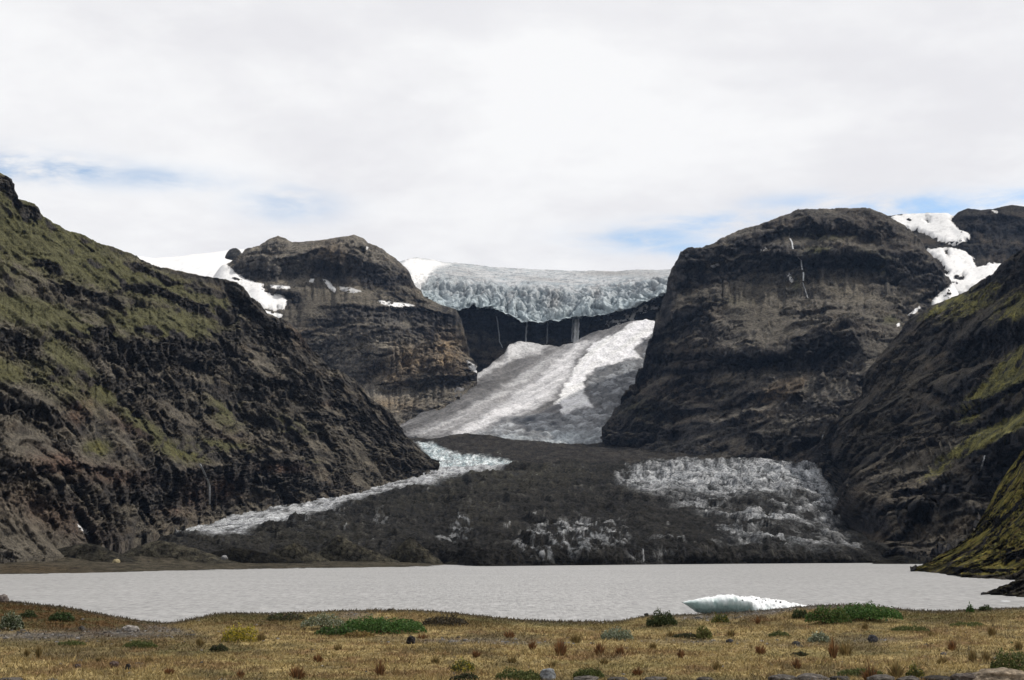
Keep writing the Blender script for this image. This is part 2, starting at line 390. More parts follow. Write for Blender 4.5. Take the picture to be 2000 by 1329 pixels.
# ------------------------------------------------------------------ ground sheet, lake
def plane(name, x0, x1, y0, y1, z, mat, c, nx=2, ny=2):
    xs, ys = np.meshgrid(np.linspace(x0, x1, nx), np.linspace(y0, y1, ny), indexing='ij')
    p = np.stack([xs, ys, np.full(xs.shape, z)], -1)
    return mesh_obj(name, p, grid_faces(nx, ny), mat, np.broadcast_to(np.array(c), p.shape))
tag(plane('valley_floor', -15000, 15000, -3000, 30000, -6.0, M['till'], (.05, .045, .04)), 'dark gravel valley floor under the lake and mountains', 'ground', 'structure')
tag(plane('lake', -2600, 2600, 52, 1900, 0.0, M['water'], (.4, .4, .4)), 'pale grey silty glacier lake in front of the mountains', 'lake', 'structure')

ROCK = np.array((.038, .035, .030)); DARK = np.array((.023, .023, .026)); BROWN = np.array((.060, .047, .034)); RED = np.array((.085, .045, .032))
SCREE = np.array((.084, .074, .058)); MOSS = np.array((.076, .075, .035)); MOSSY = np.array((.115, .105, .032)); TAN = np.array((.15, .125, .09)); WHITE = np.array((.70, .695, .685))
def rockcol(g, S, seed, scree=.6):
    """base colours of the stone: beds, rust, water stains, scree on the gentler ground"""
    p = g.p
    a = fbm(p / (60 * S), 4, .6, seed + 41); b = fbm(p / (15 * S), 4, .65, seed + 45); nz = g.n[..., 2]
    c = lerp(ROCK, BROWN, ss(-.25, .45, a + .4 * b)); c = lerp(c, SCREE * .8, .7 * ss(.05, .6, b - .3 * a))
    z0 = np.zeros(a.shape); lay = perlin(np.stack([g.h * 2.3, z0, z0], -1), seed + 48) + .8 * perlin(np.stack([g.h * 6.1, p[..., 0] / (300 * S), z0 + 9], -1), seed + 47) + .35 * b
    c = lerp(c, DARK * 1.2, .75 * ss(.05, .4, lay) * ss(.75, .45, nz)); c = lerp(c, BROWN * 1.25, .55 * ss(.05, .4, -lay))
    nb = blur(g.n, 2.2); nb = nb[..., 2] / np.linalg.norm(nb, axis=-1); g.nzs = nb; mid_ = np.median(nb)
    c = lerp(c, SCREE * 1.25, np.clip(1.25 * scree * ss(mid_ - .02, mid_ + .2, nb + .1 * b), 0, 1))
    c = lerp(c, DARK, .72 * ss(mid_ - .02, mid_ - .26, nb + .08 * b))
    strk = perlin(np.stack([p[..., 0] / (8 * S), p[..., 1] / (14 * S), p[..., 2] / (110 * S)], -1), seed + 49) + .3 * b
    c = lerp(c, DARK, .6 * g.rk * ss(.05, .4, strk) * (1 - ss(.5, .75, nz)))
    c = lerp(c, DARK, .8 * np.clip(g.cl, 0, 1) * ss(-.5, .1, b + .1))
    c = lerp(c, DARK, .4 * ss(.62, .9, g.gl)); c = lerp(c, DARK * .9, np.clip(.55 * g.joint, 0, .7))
    return c, a, b, nz

# ------------------------------------------------------------------ left: the mossy mountain
g = make_patch(-420, 857,
    [(-420, 1126, 900), (0, 1104, 1000), (100, 1098, 1080), (200, 1068, 1290), (300, 1047, 1600), (400, 1022, 1850), (500, 999, 2030), (600, 981, 2175), (700, 961, 2330), (800, 937, 2560), (856, 920, 2740)],
    [(-420, 130, 1700), (-100, 285, 1800), (-20, 330, 1840), (0, 338, 1850), (18, 347, 1855), (30, 374, 1860), (38, 390, 1862), (62, 398, 1866), (74, 406, 1870), (82, 422, 1874), (120, 443, 1900), (200, 477, 1990), (260, 497, 2060), (300, 517, 2110), (350, 528, 2170), (400, 541, 2230), (440, 547, 2290), (470, 560, 2330), (500, 590, 2360), (520, 612, 2380), (560, 628, 2430), (590, 656, 2460), (610, 682, 2490), (640, 716, 2530), (690, 738, 2600), (720, 776, 2640), (760, 802, 2700), (790, 846, 2740), (830, 890, 2790), (848, 908, 2800), (856, 918.5, 2780)],
    [(0, 0), (.06, .07), (.22, .13), (.4, .34), (.5, .47), (.58, .52), (.64, .64), (.8, .83), (.93, .96), (1, 1)], 400, 1.8, jag=3.0, seed=1, jagx=7,
    bands=[([(-60, 640), (20, 640), (62, 655), (90, 660)], 48, 45), ([(150, 640), (215, 640), (232, 655), (300, 662), (340, 655), (400, 668), (450, 690)], 75, 55),
           ([(90, 545), (150, 568), (165, 580)], 26, 22), ([(170, 568), (205, 575), (215, 590)], 22, 20), ([(60, 500), (110, 520), (130, 535)], 20, 15),
           ([(440, 548), (480, 580), (510, 612), (560, 640)], 60, 40), ([(460, 745), (540, 735), (600, 752), (640, 770)], 50, 35),
           ([(300, 735), (345, 750), (365, 790)], 55, 30), ([(-40, 915), (60, 915), (140, 900), (200, 915), (280, 928)], 22, 25),
           ([(200, 930), (300, 925), (400, 918), (520, 900), (620, 905)], 75, 40), ([(640, 760), (700, 800), (760, 850)], 40, 25), ([(590, 800), (660, 815), (690, 830)], 22, 20),
           ([(-40, 785), (40, 790), (110, 800)], 30, 20), ([(230, 555), (300, 560), (380, 590), (420, 600)], 20, 16), ([(-20, 338), (20, 352), (40, 395), (84, 412)], 34, 18)])
MO = [(60, 460, 230, 70, 22, 1), (-150, 400, 300, 150, 10, 1), (180, 520, 150, 40, 20, 1), (60, 610, 120, 30, 12, 1.1), (180, 650, 130, 22, 22, .9), (320, 630, 120, 32, 5, 1.1), (300, 560, 130, 35, 15, .9), (430, 600, 60, 30, 40, .6), (130, 700, 90, 24, 40, .8), (0, 720, 60, 22, 20, 1.1),
     (200, 770, 40, 22, 30, .9), (190, 875, 26, 16, 0, 1.2), (300, 850, 90, 18, 38, .95), (350, 885, 60, 12, 15, 1.0), (440, 800, 60, 40, 60, .55), (560, 830, 60, 20, 20, .5), (430, 870, 90, 16, 5, .6), (600, 905, 40, 10, 5, .4), (100, 740, 140, 40, 30, .5)]
SCR = [(60, 1040, 150, 45, 25, .8), (700, 900, 110, 40, 35, .6), (560, 800, 70, 50, 0, .3), (370, 830, 80, 40, 40, .5), (640, 940, 120, 24, 20, .5)]
g.soft = np.maximum(blob(*proj(g.p), MO), blob(*proj(g.p), SCR))
rockify(g, 1.0, 100, big=16, mid=13, small=4.2, fine=2.4, gully=10, strata=.75, period=34, edge=.55, spur=20, sdir=(.55, .84), soft=g.soft)
c, a, b, nz = rockcol(g, 1.0, 100)
sx, sy = g.sx, g.sy
red = blob(sx, sy, [(115, 905, 60, 22, 10, 1), (160, 800, 22, 40, 45, .9), (250, 830, 50, 16, 30, .6), (90, 1010, 110, 40, 20, .75), (440, 955, 28, 22, 0, 1), (550, 915, 50, 10, 0, .9), (220, 930, 80, 20, 5, .7), (380, 965, 30, 40, 0, .5), (600, 655, 30, 22, 45, .6), (640, 790, 15, 8, 0, .5), (340, 1000, 30, 10, 0, .6), (460, 860, 60, 14, 20, .35)])
c = lerp(c, RED, np.clip(red * (.75 + .9 * b), 0, .85))
c = lerp(c, SCREE * 1.05, np.clip(blob(sx, sy, [(60, 1040, 150, 45, 25, .8), (700, 900, 110, 40, 35, .55), (560, 800, 70, 50, 0, .3), (370, 830, 80, 40, 40, .35), (215, 1010, 20, 16, 0, .9), (250, 1000, 24, 20, 0, .9)]) * (.9 + .7 * b), 0, .85))
mo = blob(sx, sy, MO)
mw = np.clip(mo * 1.25 * ss(.18, .45, g.nzs + .1 * b) * ss(-.7, .0, b + .7 * a + .3 * mo), 0, 1) * (1 - .8 * g.cliff)
fb = fbm(g.p / 6.5, 4, .7, 160); mw = ss(.02, .75, mw * (1 + .7 * fb)); c = lerp(c, SCREE * .85, .30); c = c * (1.42 + .4 * fb)[..., None]
yel = np.clip(blob(sx, sy, [(190, 880, 22, 14, 0, 1), (345, 885, 40, 12, 15, .9), (0, 725, 50, 20, 20, .8), (200, 765, 20, 16, 0, .7), (215, 705, 20, 10, 0, .4), (500, 760, 20, 14, 0, .5)]) * ss(-.3, .3, b) * .8 + .35 * ss(.1, .6, b), 0, 1)
c = lerp(c, lerp(MOSS * 1.1, MOSSY, yel), mw * .85)
g_left = g; c_left = c
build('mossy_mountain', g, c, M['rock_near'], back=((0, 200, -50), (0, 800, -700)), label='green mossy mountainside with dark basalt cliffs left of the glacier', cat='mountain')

# ------------------------------------------------------------------ ice cap and far skyline
def snowcol(g, seed, dirt=.12, S=1.0):
    a = fbm(g.p / (120 * S), 5, .6, seed); return lerp(WHITE, (.55, .54, .53), dirt * ss(0, .6, a))
g = make_patch(180, 680, [(180, 660, 4700), (680, 660, 4700)],
    [(180, 492, 6400), (260, 500, 6400), (300, 505, 6400), (350, 500, 6400), (400, 494, 6400), (440, 490, 6500), (480, 489, 6500), (680, 492, 6600)],
    [(0, 0), (.3, .1), (.8, .5), (1, 1)], 70, 4)
g.p += g.n * (14 * fbm(g.p / 400, 4, .5, 7))[..., None]; finish(g)
c = snowcol(g, 5)
crv = ridged(np.stack([g.p[..., 0] / 60, g.p[..., 1] / 130, g.p[..., 2] / 40], -1), 2, .5, 9)
c = lerp(c, (.45, .48, .52), .5 * ss(.72, .9, crv) * blob(g.sx, g.sy, [(350, 520, 90, 14, 12, 1)]))
build('ice_cap', g, c, M['snow'], back=((0, 2500, 60),), label='white ice cap on the skyline behind the mossy mountain', cat='ice cap')

def dome(name, cx, base_y, wpx, hpx, D, label, seed, cols_=(.05, .048, .045)):
    """rounded rock summit standing out of the ice"""
    nu, nv = 64, 24; ua = np.linspace(0, 2 * math.pi, nu); va = np.linspace(0, 1, nv)
    c0 = P(np.array(cx * 1.), np.array(base_y * 1.), np.array(D * 1.)); rx = wpx / 2 / FPX * D; hz = hpx / FPX * D
    U, V = np.meshgrid(ua, va, indexing='ij'); r = np.sqrt(np.clip(1 - V ** 1.7, 0, 1))
    p = np.stack([c0[0] + rx * r * np.cos(U), c0[1] + rx * 1.2 * r * np.sin(U) + rx, c0[2] - hz * .3 + 1.3 * hz * V], -1)
    nn = np.stack([r * np.cos(U), r * np.sin(U), V], -1)
    p = p + nn * (hz * .16 * fbm(p / (hz * .8), 5, .6, seed))[..., None]
    p[-1] = p[0]; p[:, -1] = p[:, -1].mean(0)
    c = lerp(np.array(cols_), np.array(cols_) * 1.6, ss(-.2, .4, fbm(p / (hz * .5), 3, .6, seed + 2)))
    o = mesh_obj(name, p, grid_faces(nu, nv), M['rock_far'], c, loc=c0)
    return tag(o, label, 'rock summit', 'structure')
dome('rock_summit', 455, 497, 36, 15, 5000, 'small dark rock dome rising out of the ice cap', 31)

# ------------------------------------------------------------------ middle: the layered rock mountain beside the icefall
g = make_patch(370, 933,
    [(370, 700, 3900), (560, 790, 3850), (640, 830, 3800), (700, 838, 3750), (760, 828, 3720), (850, 806, 3760), (900, 776, 3830), (933, 744, 4000)],
    [(370, 590, 4300), (420, 545, 4350), (436, 518, 4380), (450, 510, 4400), (470, 496, 4420), (484, 486, 4440), (508, 480, 4460), (520, 469, 4480), (541, 461, 4490), (556, 466, 4500), (568, 474, 4500), (610, 471, 4500), (640, 469, 4500), (660, 464, 4500), (690, 458, 4500), (708, 465, 4500), (718, 476, 4500), (745, 487, 4500), (770, 502, 4500), (785, 516, 4500), (800, 534, 4500), (812, 556, 4480), (830, 580, 4440), (860, 596, 4400), (890, 604, 4350), (902, 622, 4320), (910, 660, 4270), (918, 700, 4200), (926, 728, 4100), (933, 742.5, 4010)],
    [(0, 0), (.12, .12), (.2, .2), (.45, .3), (.58, .42), (.66, .58), (.75, .72), (.95, .9), (1, 1)], 230, 1.8, jag=3.5, seed=2, dsig=8, jagx=6,
    bands=[([(440, 520), (540, 500), (620, 490), (700, 505), (790, 535)], 55, 60), ([(600, 520), (640, 512), (680, 530)], 40, 60), ([(520, 565), (560, 570), (592, 575)], 30, 60),
           ([(620, 600), (720, 596), (800, 600), (905, 612)], 40, 60), ([(640, 655), (760, 640), (860, 640), (912, 640)], 30, 50), ([(690, 690), (790, 680), (860, 668), (918, 670)], 60, 60), ([(720, 755), (800, 740), (880, 728), (930, 735)], 28, 50)])
g.soft = blob(*proj(g.p), [(610, 590, 90, 36, -25, .9), (700, 585, 90, 14, 0, .6), (500, 640, 70, 60, -30, .9), (760, 770, 110, 30, -10, .4)])
rockify(g, 2.2, 200, big=9, mid=9, small=4.5, fine=3., gully=10, strata=.95, period=20, edge=.7, soft=g.soft)
c, a, b, nz = rockcol(g, 1.9, 200, .8)
fb = fbm(g.p / 13., 4, .7, 260); c = c * (1.55 + .5 * fb)[..., None]
sx, sy = g.sx, g.sy
PALE = np.array((.27, .243, .20))
c = lerp(c, PALE * .85, np.clip(blob(sx, sy, [(560, 515, 120, 50, 0, .6), (690, 480, 60, 30, 20, .75), (650, 525, 12, 30, 10, .6), (740, 500, 50, 30, 30, .6), (700, 680, 110, 60, 0, .65), (780, 700, 90, 50, 0, .75), (760, 770, 110, 50, -10, 1.1), (860, 690, 60, 45, 0, .7)]) * (.75 + b), 0, .95))
c = lerp(c, np.array((.27, .195, .115)), np.clip(blob(sx, sy, [(870, 690, 44, 44, 0, .95), (800, 705, 40, 34, 0, .8), (760, 790, 60, 14, 0, .7), (650, 500, 40, 30, 0, .4), (770, 735, 40, 20, 0, .6)]) * (.7 + b), 0, .85))
c = lerp(c, SCREE * .9, blob(sx, sy, [(610, 590, 80, 40, -25, .8), (700, 585, 90, 18, 0, .5), (500, 640, 70, 60, -30, .8)]))
c = lerp(c, DARK, np.clip(blob(sx, sy, [(560, 582, 34, 20, 10, 1), (640, 525, 34, 22, 20, .9), (760, 555, 40, 10, 10, .8), (880, 612, 46, 22, 10, 1), (845, 655, 10, 45, 5, .9), (815, 650, 9, 40, 8, .6), (700, 640, 50, 8, 0, .7), (690, 690, 40, 5, 0, .6), (870, 755, 60, 22, 0, .65), (880, 625, 50, 14, 0, 1)]) * (.8 + .8 * b), 0, .9))  # dark patches; those at the bowl and brow are shade put into colour
g_mid = g
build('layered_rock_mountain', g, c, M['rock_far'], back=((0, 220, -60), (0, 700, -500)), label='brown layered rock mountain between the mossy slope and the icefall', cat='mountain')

# ------------------------------------------------------------------ icefall on the rim, headwall below it
g = make_patch(764, 1352,
    [(764, 578, 4520), (800, 580, 4560), (830, 580, 4620), (848, 602, 4640), (900, 604, 4680), (925, 598, 4690), (960, 600, 4690), (1000, 617, 4680), (1020, 629, 4680), (1080, 628, 4680), (1120, 620, 4690), (1180, 614, 4690), (1205, 610, 4680), (1240, 600, 4650), (1290, 576, 4600), (1310, 562, 4580), (1352, 552, 4560)],
    [(764, 520, 5600), (790, 507, 5900), (815, 503, 6200), (850, 509, 6200), (900, 515, 6200), (960, 521, 6200), (1050, 526, 6200), (1150, 529, 6200), (1200, 530, 6200), (1250, 528, 6000), (1320, 526, 5800), (1352, 520, 5700)],
    [(0, 0), (.05, 0.0), (.3, .05), (.55, .12), (.7, .22), (.8, .42), (.9, .7), (1, 1)], 150, 1.7, seed=3, dsig=10, jag=2.0, bjag=9)
p = g.p; u = g.T
face = 1 - ss(.5, .78, u)
flut = ridged(np.stack([p[..., 0] / 34 + .7 * perlin(p / 70, 60), p[..., 1] / 90, p[..., 2] / 110], -1), 3, .6, 61)
ser = ridged(p / np.array((38., 70., 26.)), 3, .6, 64); bigf = fbm(p / 150, 3, .5, 66)
d = face * (34 * bigf - 46 * (flut - .4) - 10 * (ser - .4)) + (1 - face) * (9 * bigf - 5 * (ser - .4))
g.p = p + g.n * np.array((1, 1, .6)) * (d * ss(0, .04, u) * 1.0)[..., None]; finish(g); sx, sy = g.sx, g.sy
blue = np.array((.26, .295, .315)); grey = np.array((.19, .197, .203))
a = fbm(g.p / 55, 4, .65, 68)
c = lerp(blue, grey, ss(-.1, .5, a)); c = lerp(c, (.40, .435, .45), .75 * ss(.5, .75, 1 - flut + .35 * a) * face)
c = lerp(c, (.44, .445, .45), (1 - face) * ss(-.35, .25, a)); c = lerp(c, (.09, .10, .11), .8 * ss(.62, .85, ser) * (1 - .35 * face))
c = lerp(c, (.10, .135, .155), .8 * ss(.62, .86, flut) * face); c = lerp(c, (.40, .49, .52), .5 * ss(.45, 0.05, u) * ss(.8, .6, flut)); c = lerp(c, (.20, .185, .17), .7 * blob(sx, sy, [(1190, 534, 70, 6, 0, 1), (1050, 545, 60, 5, 5, .7), (1085, 590, 16, 30, 0, .55), (1260, 535, 50, 8, 0, .6), (900, 535, 60, 14, 0, .45), (1165, 570, 10, 14, 0, .7)]))  # shade of the flute valleys put into the ice colour to deepen crevasses
sn = ss(-4, 6, sdist(sx + 5 * a, sy + 4 * a, [(764, 585), (766, 568), (790, 545), (800, 532), (780, 515), (800, 503), (850, 508), (880, 516), (850, 525), (838, 540), (828, 560), (812, 580)]))
c = lerp(c, WHITE, sn)
g_ice = g
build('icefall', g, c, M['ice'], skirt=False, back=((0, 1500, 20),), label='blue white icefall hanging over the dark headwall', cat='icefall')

g = make_patch(840, 1345, [(840, 800, 4620), (1345, 800, 4620)],
    [(840, 575, 4760), (880, 590, 4790), (960, 588, 4830), (1000, 600, 4850), (1100, 605, 4850), (1200, 596, 4830), (1250, 570, 4790), (1345, 535, 4740)],
    [(0, 0), (.3, .35), (.4, .42), (1, 1)], 120, 2.0, seed=4, bands=[([(860, 610), (1000, 640), (1200, 640), (1300, 620)], 30, 25)])
rockify(g, 2.0, 300, big=14, mid=9, small=4, fine=2.5, gully=10, strata=.7, period=18)
c, a, b, nz = rockcol(g, 2.0, 300, .4); c = c * .95
c = lerp(c, np.array((.075, .058, .04)), np.clip(blob(g.sx, g.sy, [(962, 700, 34, 36, -25, 1.0), (1000, 620, 12, 10, 0, .2), (930, 660, 12, 20, 0, .4)]) * (.8 + b), 0, .9))
g_head = g
build('headwall_cliff', g, c, M['rock_far'], back=((0, 60, -20),), label='black basalt headwall under the icefall with thin waterfalls', cat='cliff')

# ------------------------------------------------------------------ snow fan under the headwall
g = make_patch(770, 1330,
    [(770, 850, 3560), (800, 852, 3520), (860, 866, 3480), (1000, 872, 3450), (1170, 876, 3450), (1330, 880, 3450)],
    [(770, 840, 3620), (790, 832, 3660), (830, 800, 3780), (880, 768, 3900), (905, 752, 3980), (945, 722, 4120), (985, 692, 4280), (993, 674, 4360), (1010, 667, 4400), (1040, 668, 4420), (1060, 674, 4430), (1090, 676, 4440), (1120, 667, 4460), (1160, 650, 4480), (1200, 637, 4500), (1235, 626, 4510), (1262, 623, 4510), (1285, 630, 4500), (1300, 642, 4480), (1330, 660, 4460)],
    [(0, 0), (.15, .1), (.45, .42), (1, 1)], 170, 1.9, seed=5, dsig=6, jag=1.0)
p = g.p
fl = np.stack([(p[..., 0] * .80 - (p[..., 1] - 3500) * .55) / 26, (p[..., 0] * .55 + (p[..., 1] - 3500) * .8) / 400, p[..., 2] / 400], -1)
a = fbm(fl, 4, .6, 400); b = fbm(p / 45, 4, .65, 405); cr = ridged(p / np.array((34., 60, 30)), 3, .6, 408)
g.sx, g.sy = proj(g.p); sx, sy = g.sx, g.sy
rough_ice = np.clip(blob(sx, sy, [(1200, 790, 90, 70, -50, 1), (1080, 850, 160, 26, 0, 1), (1270, 680, 30, 40, 0, .9), (870, 770, 70, 22, -30, .45)]), 0, 1)
g.p = p + g.n * (5 * a + 5 * b - rough_ice * 12 * (cr - .4))[..., None]; finish(g); sx, sy = g.sx + 7 * b, g.sy + 6 * b
GREYS = np.array((.135, .131, .130))
c = lerp(GREYS, GREYS * .52, ss(-.05, .5, a) * .8); c = lerp(c, (.34, .335, .335), .45 * ss(.1, .5, -a))
def pm(poly, fe=7): return ss(-fe, fe, sdist(sx, sy, poly))
c = lerp(c, lerp((.44, .435, .44), (.62, .61, .615), ss(-.25, .25, a)), .9 * pm([(1165, 660), (1130, 690), (1115, 730), (1080, 775), (1040, 800), (980, 820), (930, 845), (890, 862), (862, 860), (920, 825), (985, 785), (1040, 745), (1085, 705), (1125, 672)], 9))
c = lerp(c, lerp((.28, .275, .275), (.46, .455, .455), ss(-.25, .25, a)), .8 * pm([(1000, 745), (1060, 700), (1110, 675), (1080, 705), (1020, 755), (930, 815), (850, 850), (800, 848), (880, 815), (950, 775)], 8))
c = lerp(c, (.52, .515, .515), .85 * pm([(988, 700), (992, 676), (1012, 668), (1040, 669), (1075, 676), (1050, 690), (1010, 700), (960, 722), (905, 760), (898, 752), (945, 720)], 6))
c = lerp(c, GREYS * .55, .75 * blob(sx, sy, [(1000, 722, 60, 10, -38, .8), (930, 780, 90, 10, -32, .8), (860, 800, 60, 14, -30, .6), (1150, 690, 40, 7, -45, .7)]))
dk = lerp(np.array((.12, .122, .125)), np.array((.27, .28, .29)), ss(-.2, .4, b)); dk = lerp(dk, (.05, .052, .058), .8 * ss(.6, .85, cr))
c = lerp(c, dk, .95 * pm([(1155, 725), (1180, 712), (1250, 700), (1262, 680), (1290, 660), (1330, 660), (1330, 900), (1140, 900), (1165, 860), (1180, 800), (1150, 770)], 8))
c = lerp(c, dk * 1.25, .95 * pm([(905, 862), (960, 835), (1000, 815), (1080, 810), (1180, 800), (1190, 900), (930, 900)], 8))
c = lerp(c, (.42, .46, .48), .7 * np.clip(blob(sx, sy, [(1110, 855, 70, 16, 0, 1), (1000, 855, 60, 8, 0, .7)]) * (1 + b), 0, 1))
c = lerp(c, (.04, .045, .055), .9 * blob(sx, sy, [(1030, 818, 36, 6, -4, 1), (1255, 665, 14, 16, 30, .7), (975, 823, 22, 4, -20, .8)]))
c = lerp(c, lerp((.70, .69, .70), WHITE * .97, ss(-.3, .2, a)), pm([(1287, 632), (1262, 623), (1235, 627), (1222, 642), (1190, 656), (1160, 668), (1140, 695), (1118, 725), (1105, 750), (1092, 775), (1082, 790), (1100, 792), (1094, 806), (1106, 811), (1122, 800), (1158, 795), (1150, 778), (1138, 768), (1140, 748), (1150, 728), (1165, 718), (1215, 705), (1252, 700), (1240, 685), (1250, 668), (1272, 652)], 2.5))
g_fan = g
build('snow_fan', g, c, M['fan'], back=((0, 140, -60),), label='streaked snow and ice fan spreading below the headwall', cat='snow slope')

# ------------------------------------------------------------------ far right summit with its snowfield
g = make_patch(1690, 2500, [(1690, 700, 4100), (2500, 700, 4100)],
    [(1690, 440, 5000), (1720, 425, 5050), (1755, 419, 5050), (1800, 417, 5050), (1850, 416, 5000), (1862, 424, 4980), (1872, 414, 4980), (1890, 408, 4980), (1915, 411, 4980), (1940, 409, 4980), (1955, 404, 4980), (1975, 401, 4980), (2000, 404, 4980), (2100, 430, 4980), (2500, 380, 4980)],
    [(0, 0), (.5, .35), (1, 1)], 130, 2.2, seed=6, jag=1.5, dsig=8, bands=[([(1860, 425), (1950, 420), (2050, 420)], 60, 60), ([(1860, 478), (1950, 480), (2050, 480)], 30, 30)])
rockify(g, 2.2, 500, big=12, mid=8, small=4, fine=2.4, gully=12, strata=.5, period=26, edge=.7)
c, a, b, nz = rockcol(g, 2.0, 500, .45)
g_sum = g
build('dark_summit', g, c * .8, M['rock_far'], back=((0, 300, -60), (0, 900, -500)), label='dark rock summit at the right end of the skyline above a snowfield', cat='mountain')

# ------------------------------------------------------------------ right: the big dark mountain
g = make_patch(1176, 2400,
    [(1176, 864, 3390), (1190, 880, 3330), (1250, 890, 3200), (1400, 895, 2950), (1500, 905, 2800), (1600, 925, 2550), (1700, 960, 2300), (2400, 990, 2200)],
    [(1176, 862, 3380), (1196, 832, 3440), (1215, 790, 3500), (1232, 760, 3540), (1252, 712, 3600), (1268, 672, 3650), (1284, 618, 3700), (1296, 585, 3720), (1306, 556, 3750), (1320, 522, 3780), (1334, 492, 3800), (1345, 485, 3800), (1372, 481, 3820), (1400, 473, 3840), (1418, 462, 3860), (1440, 450, 3870), (1470, 441, 3880), (1500, 436, 3900), (1506, 434, 3900), (1520, 426, 3910), (1560, 411, 3930), (1590, 408, 3940), (1640, 407, 3950), (1695, 408, 3950), (1720, 416, 3930), (1745, 428, 3910), (1770, 442, 3880), (1790, 462, 3850), (1806, 485, 3800), (1830, 512, 3740), (1850, 540, 3680), (1866, 572, 3620), (1900, 600, 3550), (2000, 640, 3450), (2400, 700, 3300)],
    [(0, 0), (.12, .12), (.25, .22), (.4, .36), (.5, .42), (.58, .52), (.72, .74), (.8, .82), (.95, .93), (1, 1)], 300, 1.9, jag=2.5, seed=7, dsig=10, jagx=9,
    bands=[([(1310, 500), (1400, 498), (1500, 500), (1570, 490), (1700, 500), (1800, 530)], 50, 80), ([(1330, 488), (1420, 478), (1520, 450), (1640, 430), (1760, 460)], 26, 40), ([(1540, 452), (1640, 445), (1730, 455)], 18, 30), ([(1560, 505), (1640, 495), (1740, 500)], 26, 45),
           ([(1305, 610), (1360, 612), (1400, 618)], 50, 45), ([(1250, 690), (1320, 688), (1420, 690), (1530, 688)], 24, 55), ([(1240, 722), (1340, 720), (1420, 712)], 14, 35), ([(1530, 665), (1560, 652), (1620, 640), (1690, 645)], 70, 75), ([(1430, 685), (1500, 690), (1560, 700)], 34, 50),
           ([(1640, 720), (1680, 735), (1760, 735), (1800, 720)], 26, 30), ([(1440, 770), (1500, 765), (1560, 770), (1600, 790)], 22, 25), ([(1440, 845), (1520, 848), (1600, 850), (1700, 840)], 42, 40), ([(1220, 800), (1300, 800), (1400, 795)], 16, 22), ([(1230, 840), (1280, 835), (1330, 840)], 22, 22)])
g.soft = blob(*proj(g.p), [(1480, 590, 120, 75, 20, 1), (1360, 575, 60, 30, 0, .6), (1530, 640, 50, 60, 0, 1), (1650, 570, 120, 45, 10, .9), (1700, 690, 60, 55, 0, .6), (1530, 760, 70, 24, -20, 1), (1390, 515, 34, 16, -15, .9), (1420, 740, 60, 20, 0, .5), (1600, 490, 40, 8, 0, .7), (1620, 425, 90, 10, 0, .6), (1330, 690, 60, 20, 0, .4), (1660, 870, 80, 30, 20, .6)])
rockify(g, 2.0, 600, big=26, mid=20, small=7, fine=3.8, gully=20, strata=1.0, period=26, tilt=-.03, spur=30, sdir=(-.55, .84), edge=.6, soft=g.soft)
c, a, b, nz = rockcol(g, 1.9, 600, .7)
fb = fbm(g.p / 13., 4, .7, 660); c = lerp(c, SCREE * .9, .22); c = c * np.array((1.0, 1.02, 1.07)) * (1.5 + .55 * fb)[..., None]
sx, sy = g.sx, g.sy
c = lerp(c, SCREE * 1.25, np.clip(blob(sx, sy, [(1480, 590, 110, 70, 20, .95), (1360, 575, 60, 30, 0, .6), (1530, 640, 40, 50, 0, .8), (1650, 570, 110, 45, 10, .75), (1700, 690, 60, 55, 0, .55), (1560, 850, 200, 40, 0, .3), (1390, 515, 30, 14, -15, .9), (1420, 740, 60, 20, 0, .5)]) * (.9 + .4 * b), 0, .9))
c = lerp(c, np.array((.16, .14, .105)), np.clip(blob(sx, sy, [(1660, 572, 46, 20, 25, .8), (1710, 590, 50, 14, 50, .6), (1760, 580, 50, 24, 0, .4), (1600, 560, 60, 10, 0, .5)]) * (.7 + .9 * b), 0, .85))
c = lerp(c, np.array((.115, .09, .064)), np.clip(1.15 * ss(-5, 9, sdist(sx + 8 * b, sy + 6 * b, [(1472, 780), (1500, 755), (1540, 735), (1585, 732), (1565, 762), (1530, 780), (1490, 790)])), 0, .9))
c = lerp(c, DARK * .95, np.clip(1.2 * blob(sx, sy, [(1400, 540, 110, 16, -12, .8), (1350, 500, 30, 14, 0, .7), (1470, 480, 70, 16, -25, .7), (1600, 520, 110, 10, 0, .8), (1760, 500, 60, 18, 40, .6), (1615, 685, 75, 34, -8, 1), (1520, 700, 36, 20, 0, .8), (1340, 700, 80, 12, 0, .8), (1330, 724, 90, 6, 0, 1), (1340, 625, 44, 22, 0, .8), (1620, 868, 100, 16, 4, .9), (1300, 850, 60, 20, 0, .5), (1700, 745, 50, 14, 10, .8), (1650, 425, 90, 10, 0, .5), (1430, 840, 60, 12, 0, .5), (1310, 580, 12, 60, 15, .6)]) * (.85 + .8 * b), 0, .92))
c = lerp(c, BROWN, np.clip(blob(sx, sy, [(1330, 690, 80, 40, 0, .6), (1300, 760, 80, 40, 0, .6), (1400, 790, 60, 20, 0, .5), (1700, 460, 90, 30, 10, .6)]) * (.8 + b), 0, .7))
mo = blob(sx, sy, [(1600, 490, 26, 8, 0, .9), (1620, 460, 60, 10, 0, .6), (1590, 498, 22, 7, 0, .8), (1700, 500, 40, 10, 10, .5), (1720, 528, 14, 8, 0, .8), (1740, 625, 20, 8, 0, .8), (1555, 555, 8, 16, 0, .7), (1250, 800, 40, 20, 0, .4), (1430, 590, 40, 10, 0, .2)])
c = lerp(c, MOSS * 1.0, np.clip(mo * ss(.1, .5, nz + .4 * b) * 1.1, 0, .85))
g_right = g
build('dark_mountain', g, c, M['rock_far'], back=((0, 300, -40), (0, 1000, -700)), label='tall dark brown flat topped mountain right of the icefall', cat='mountain')

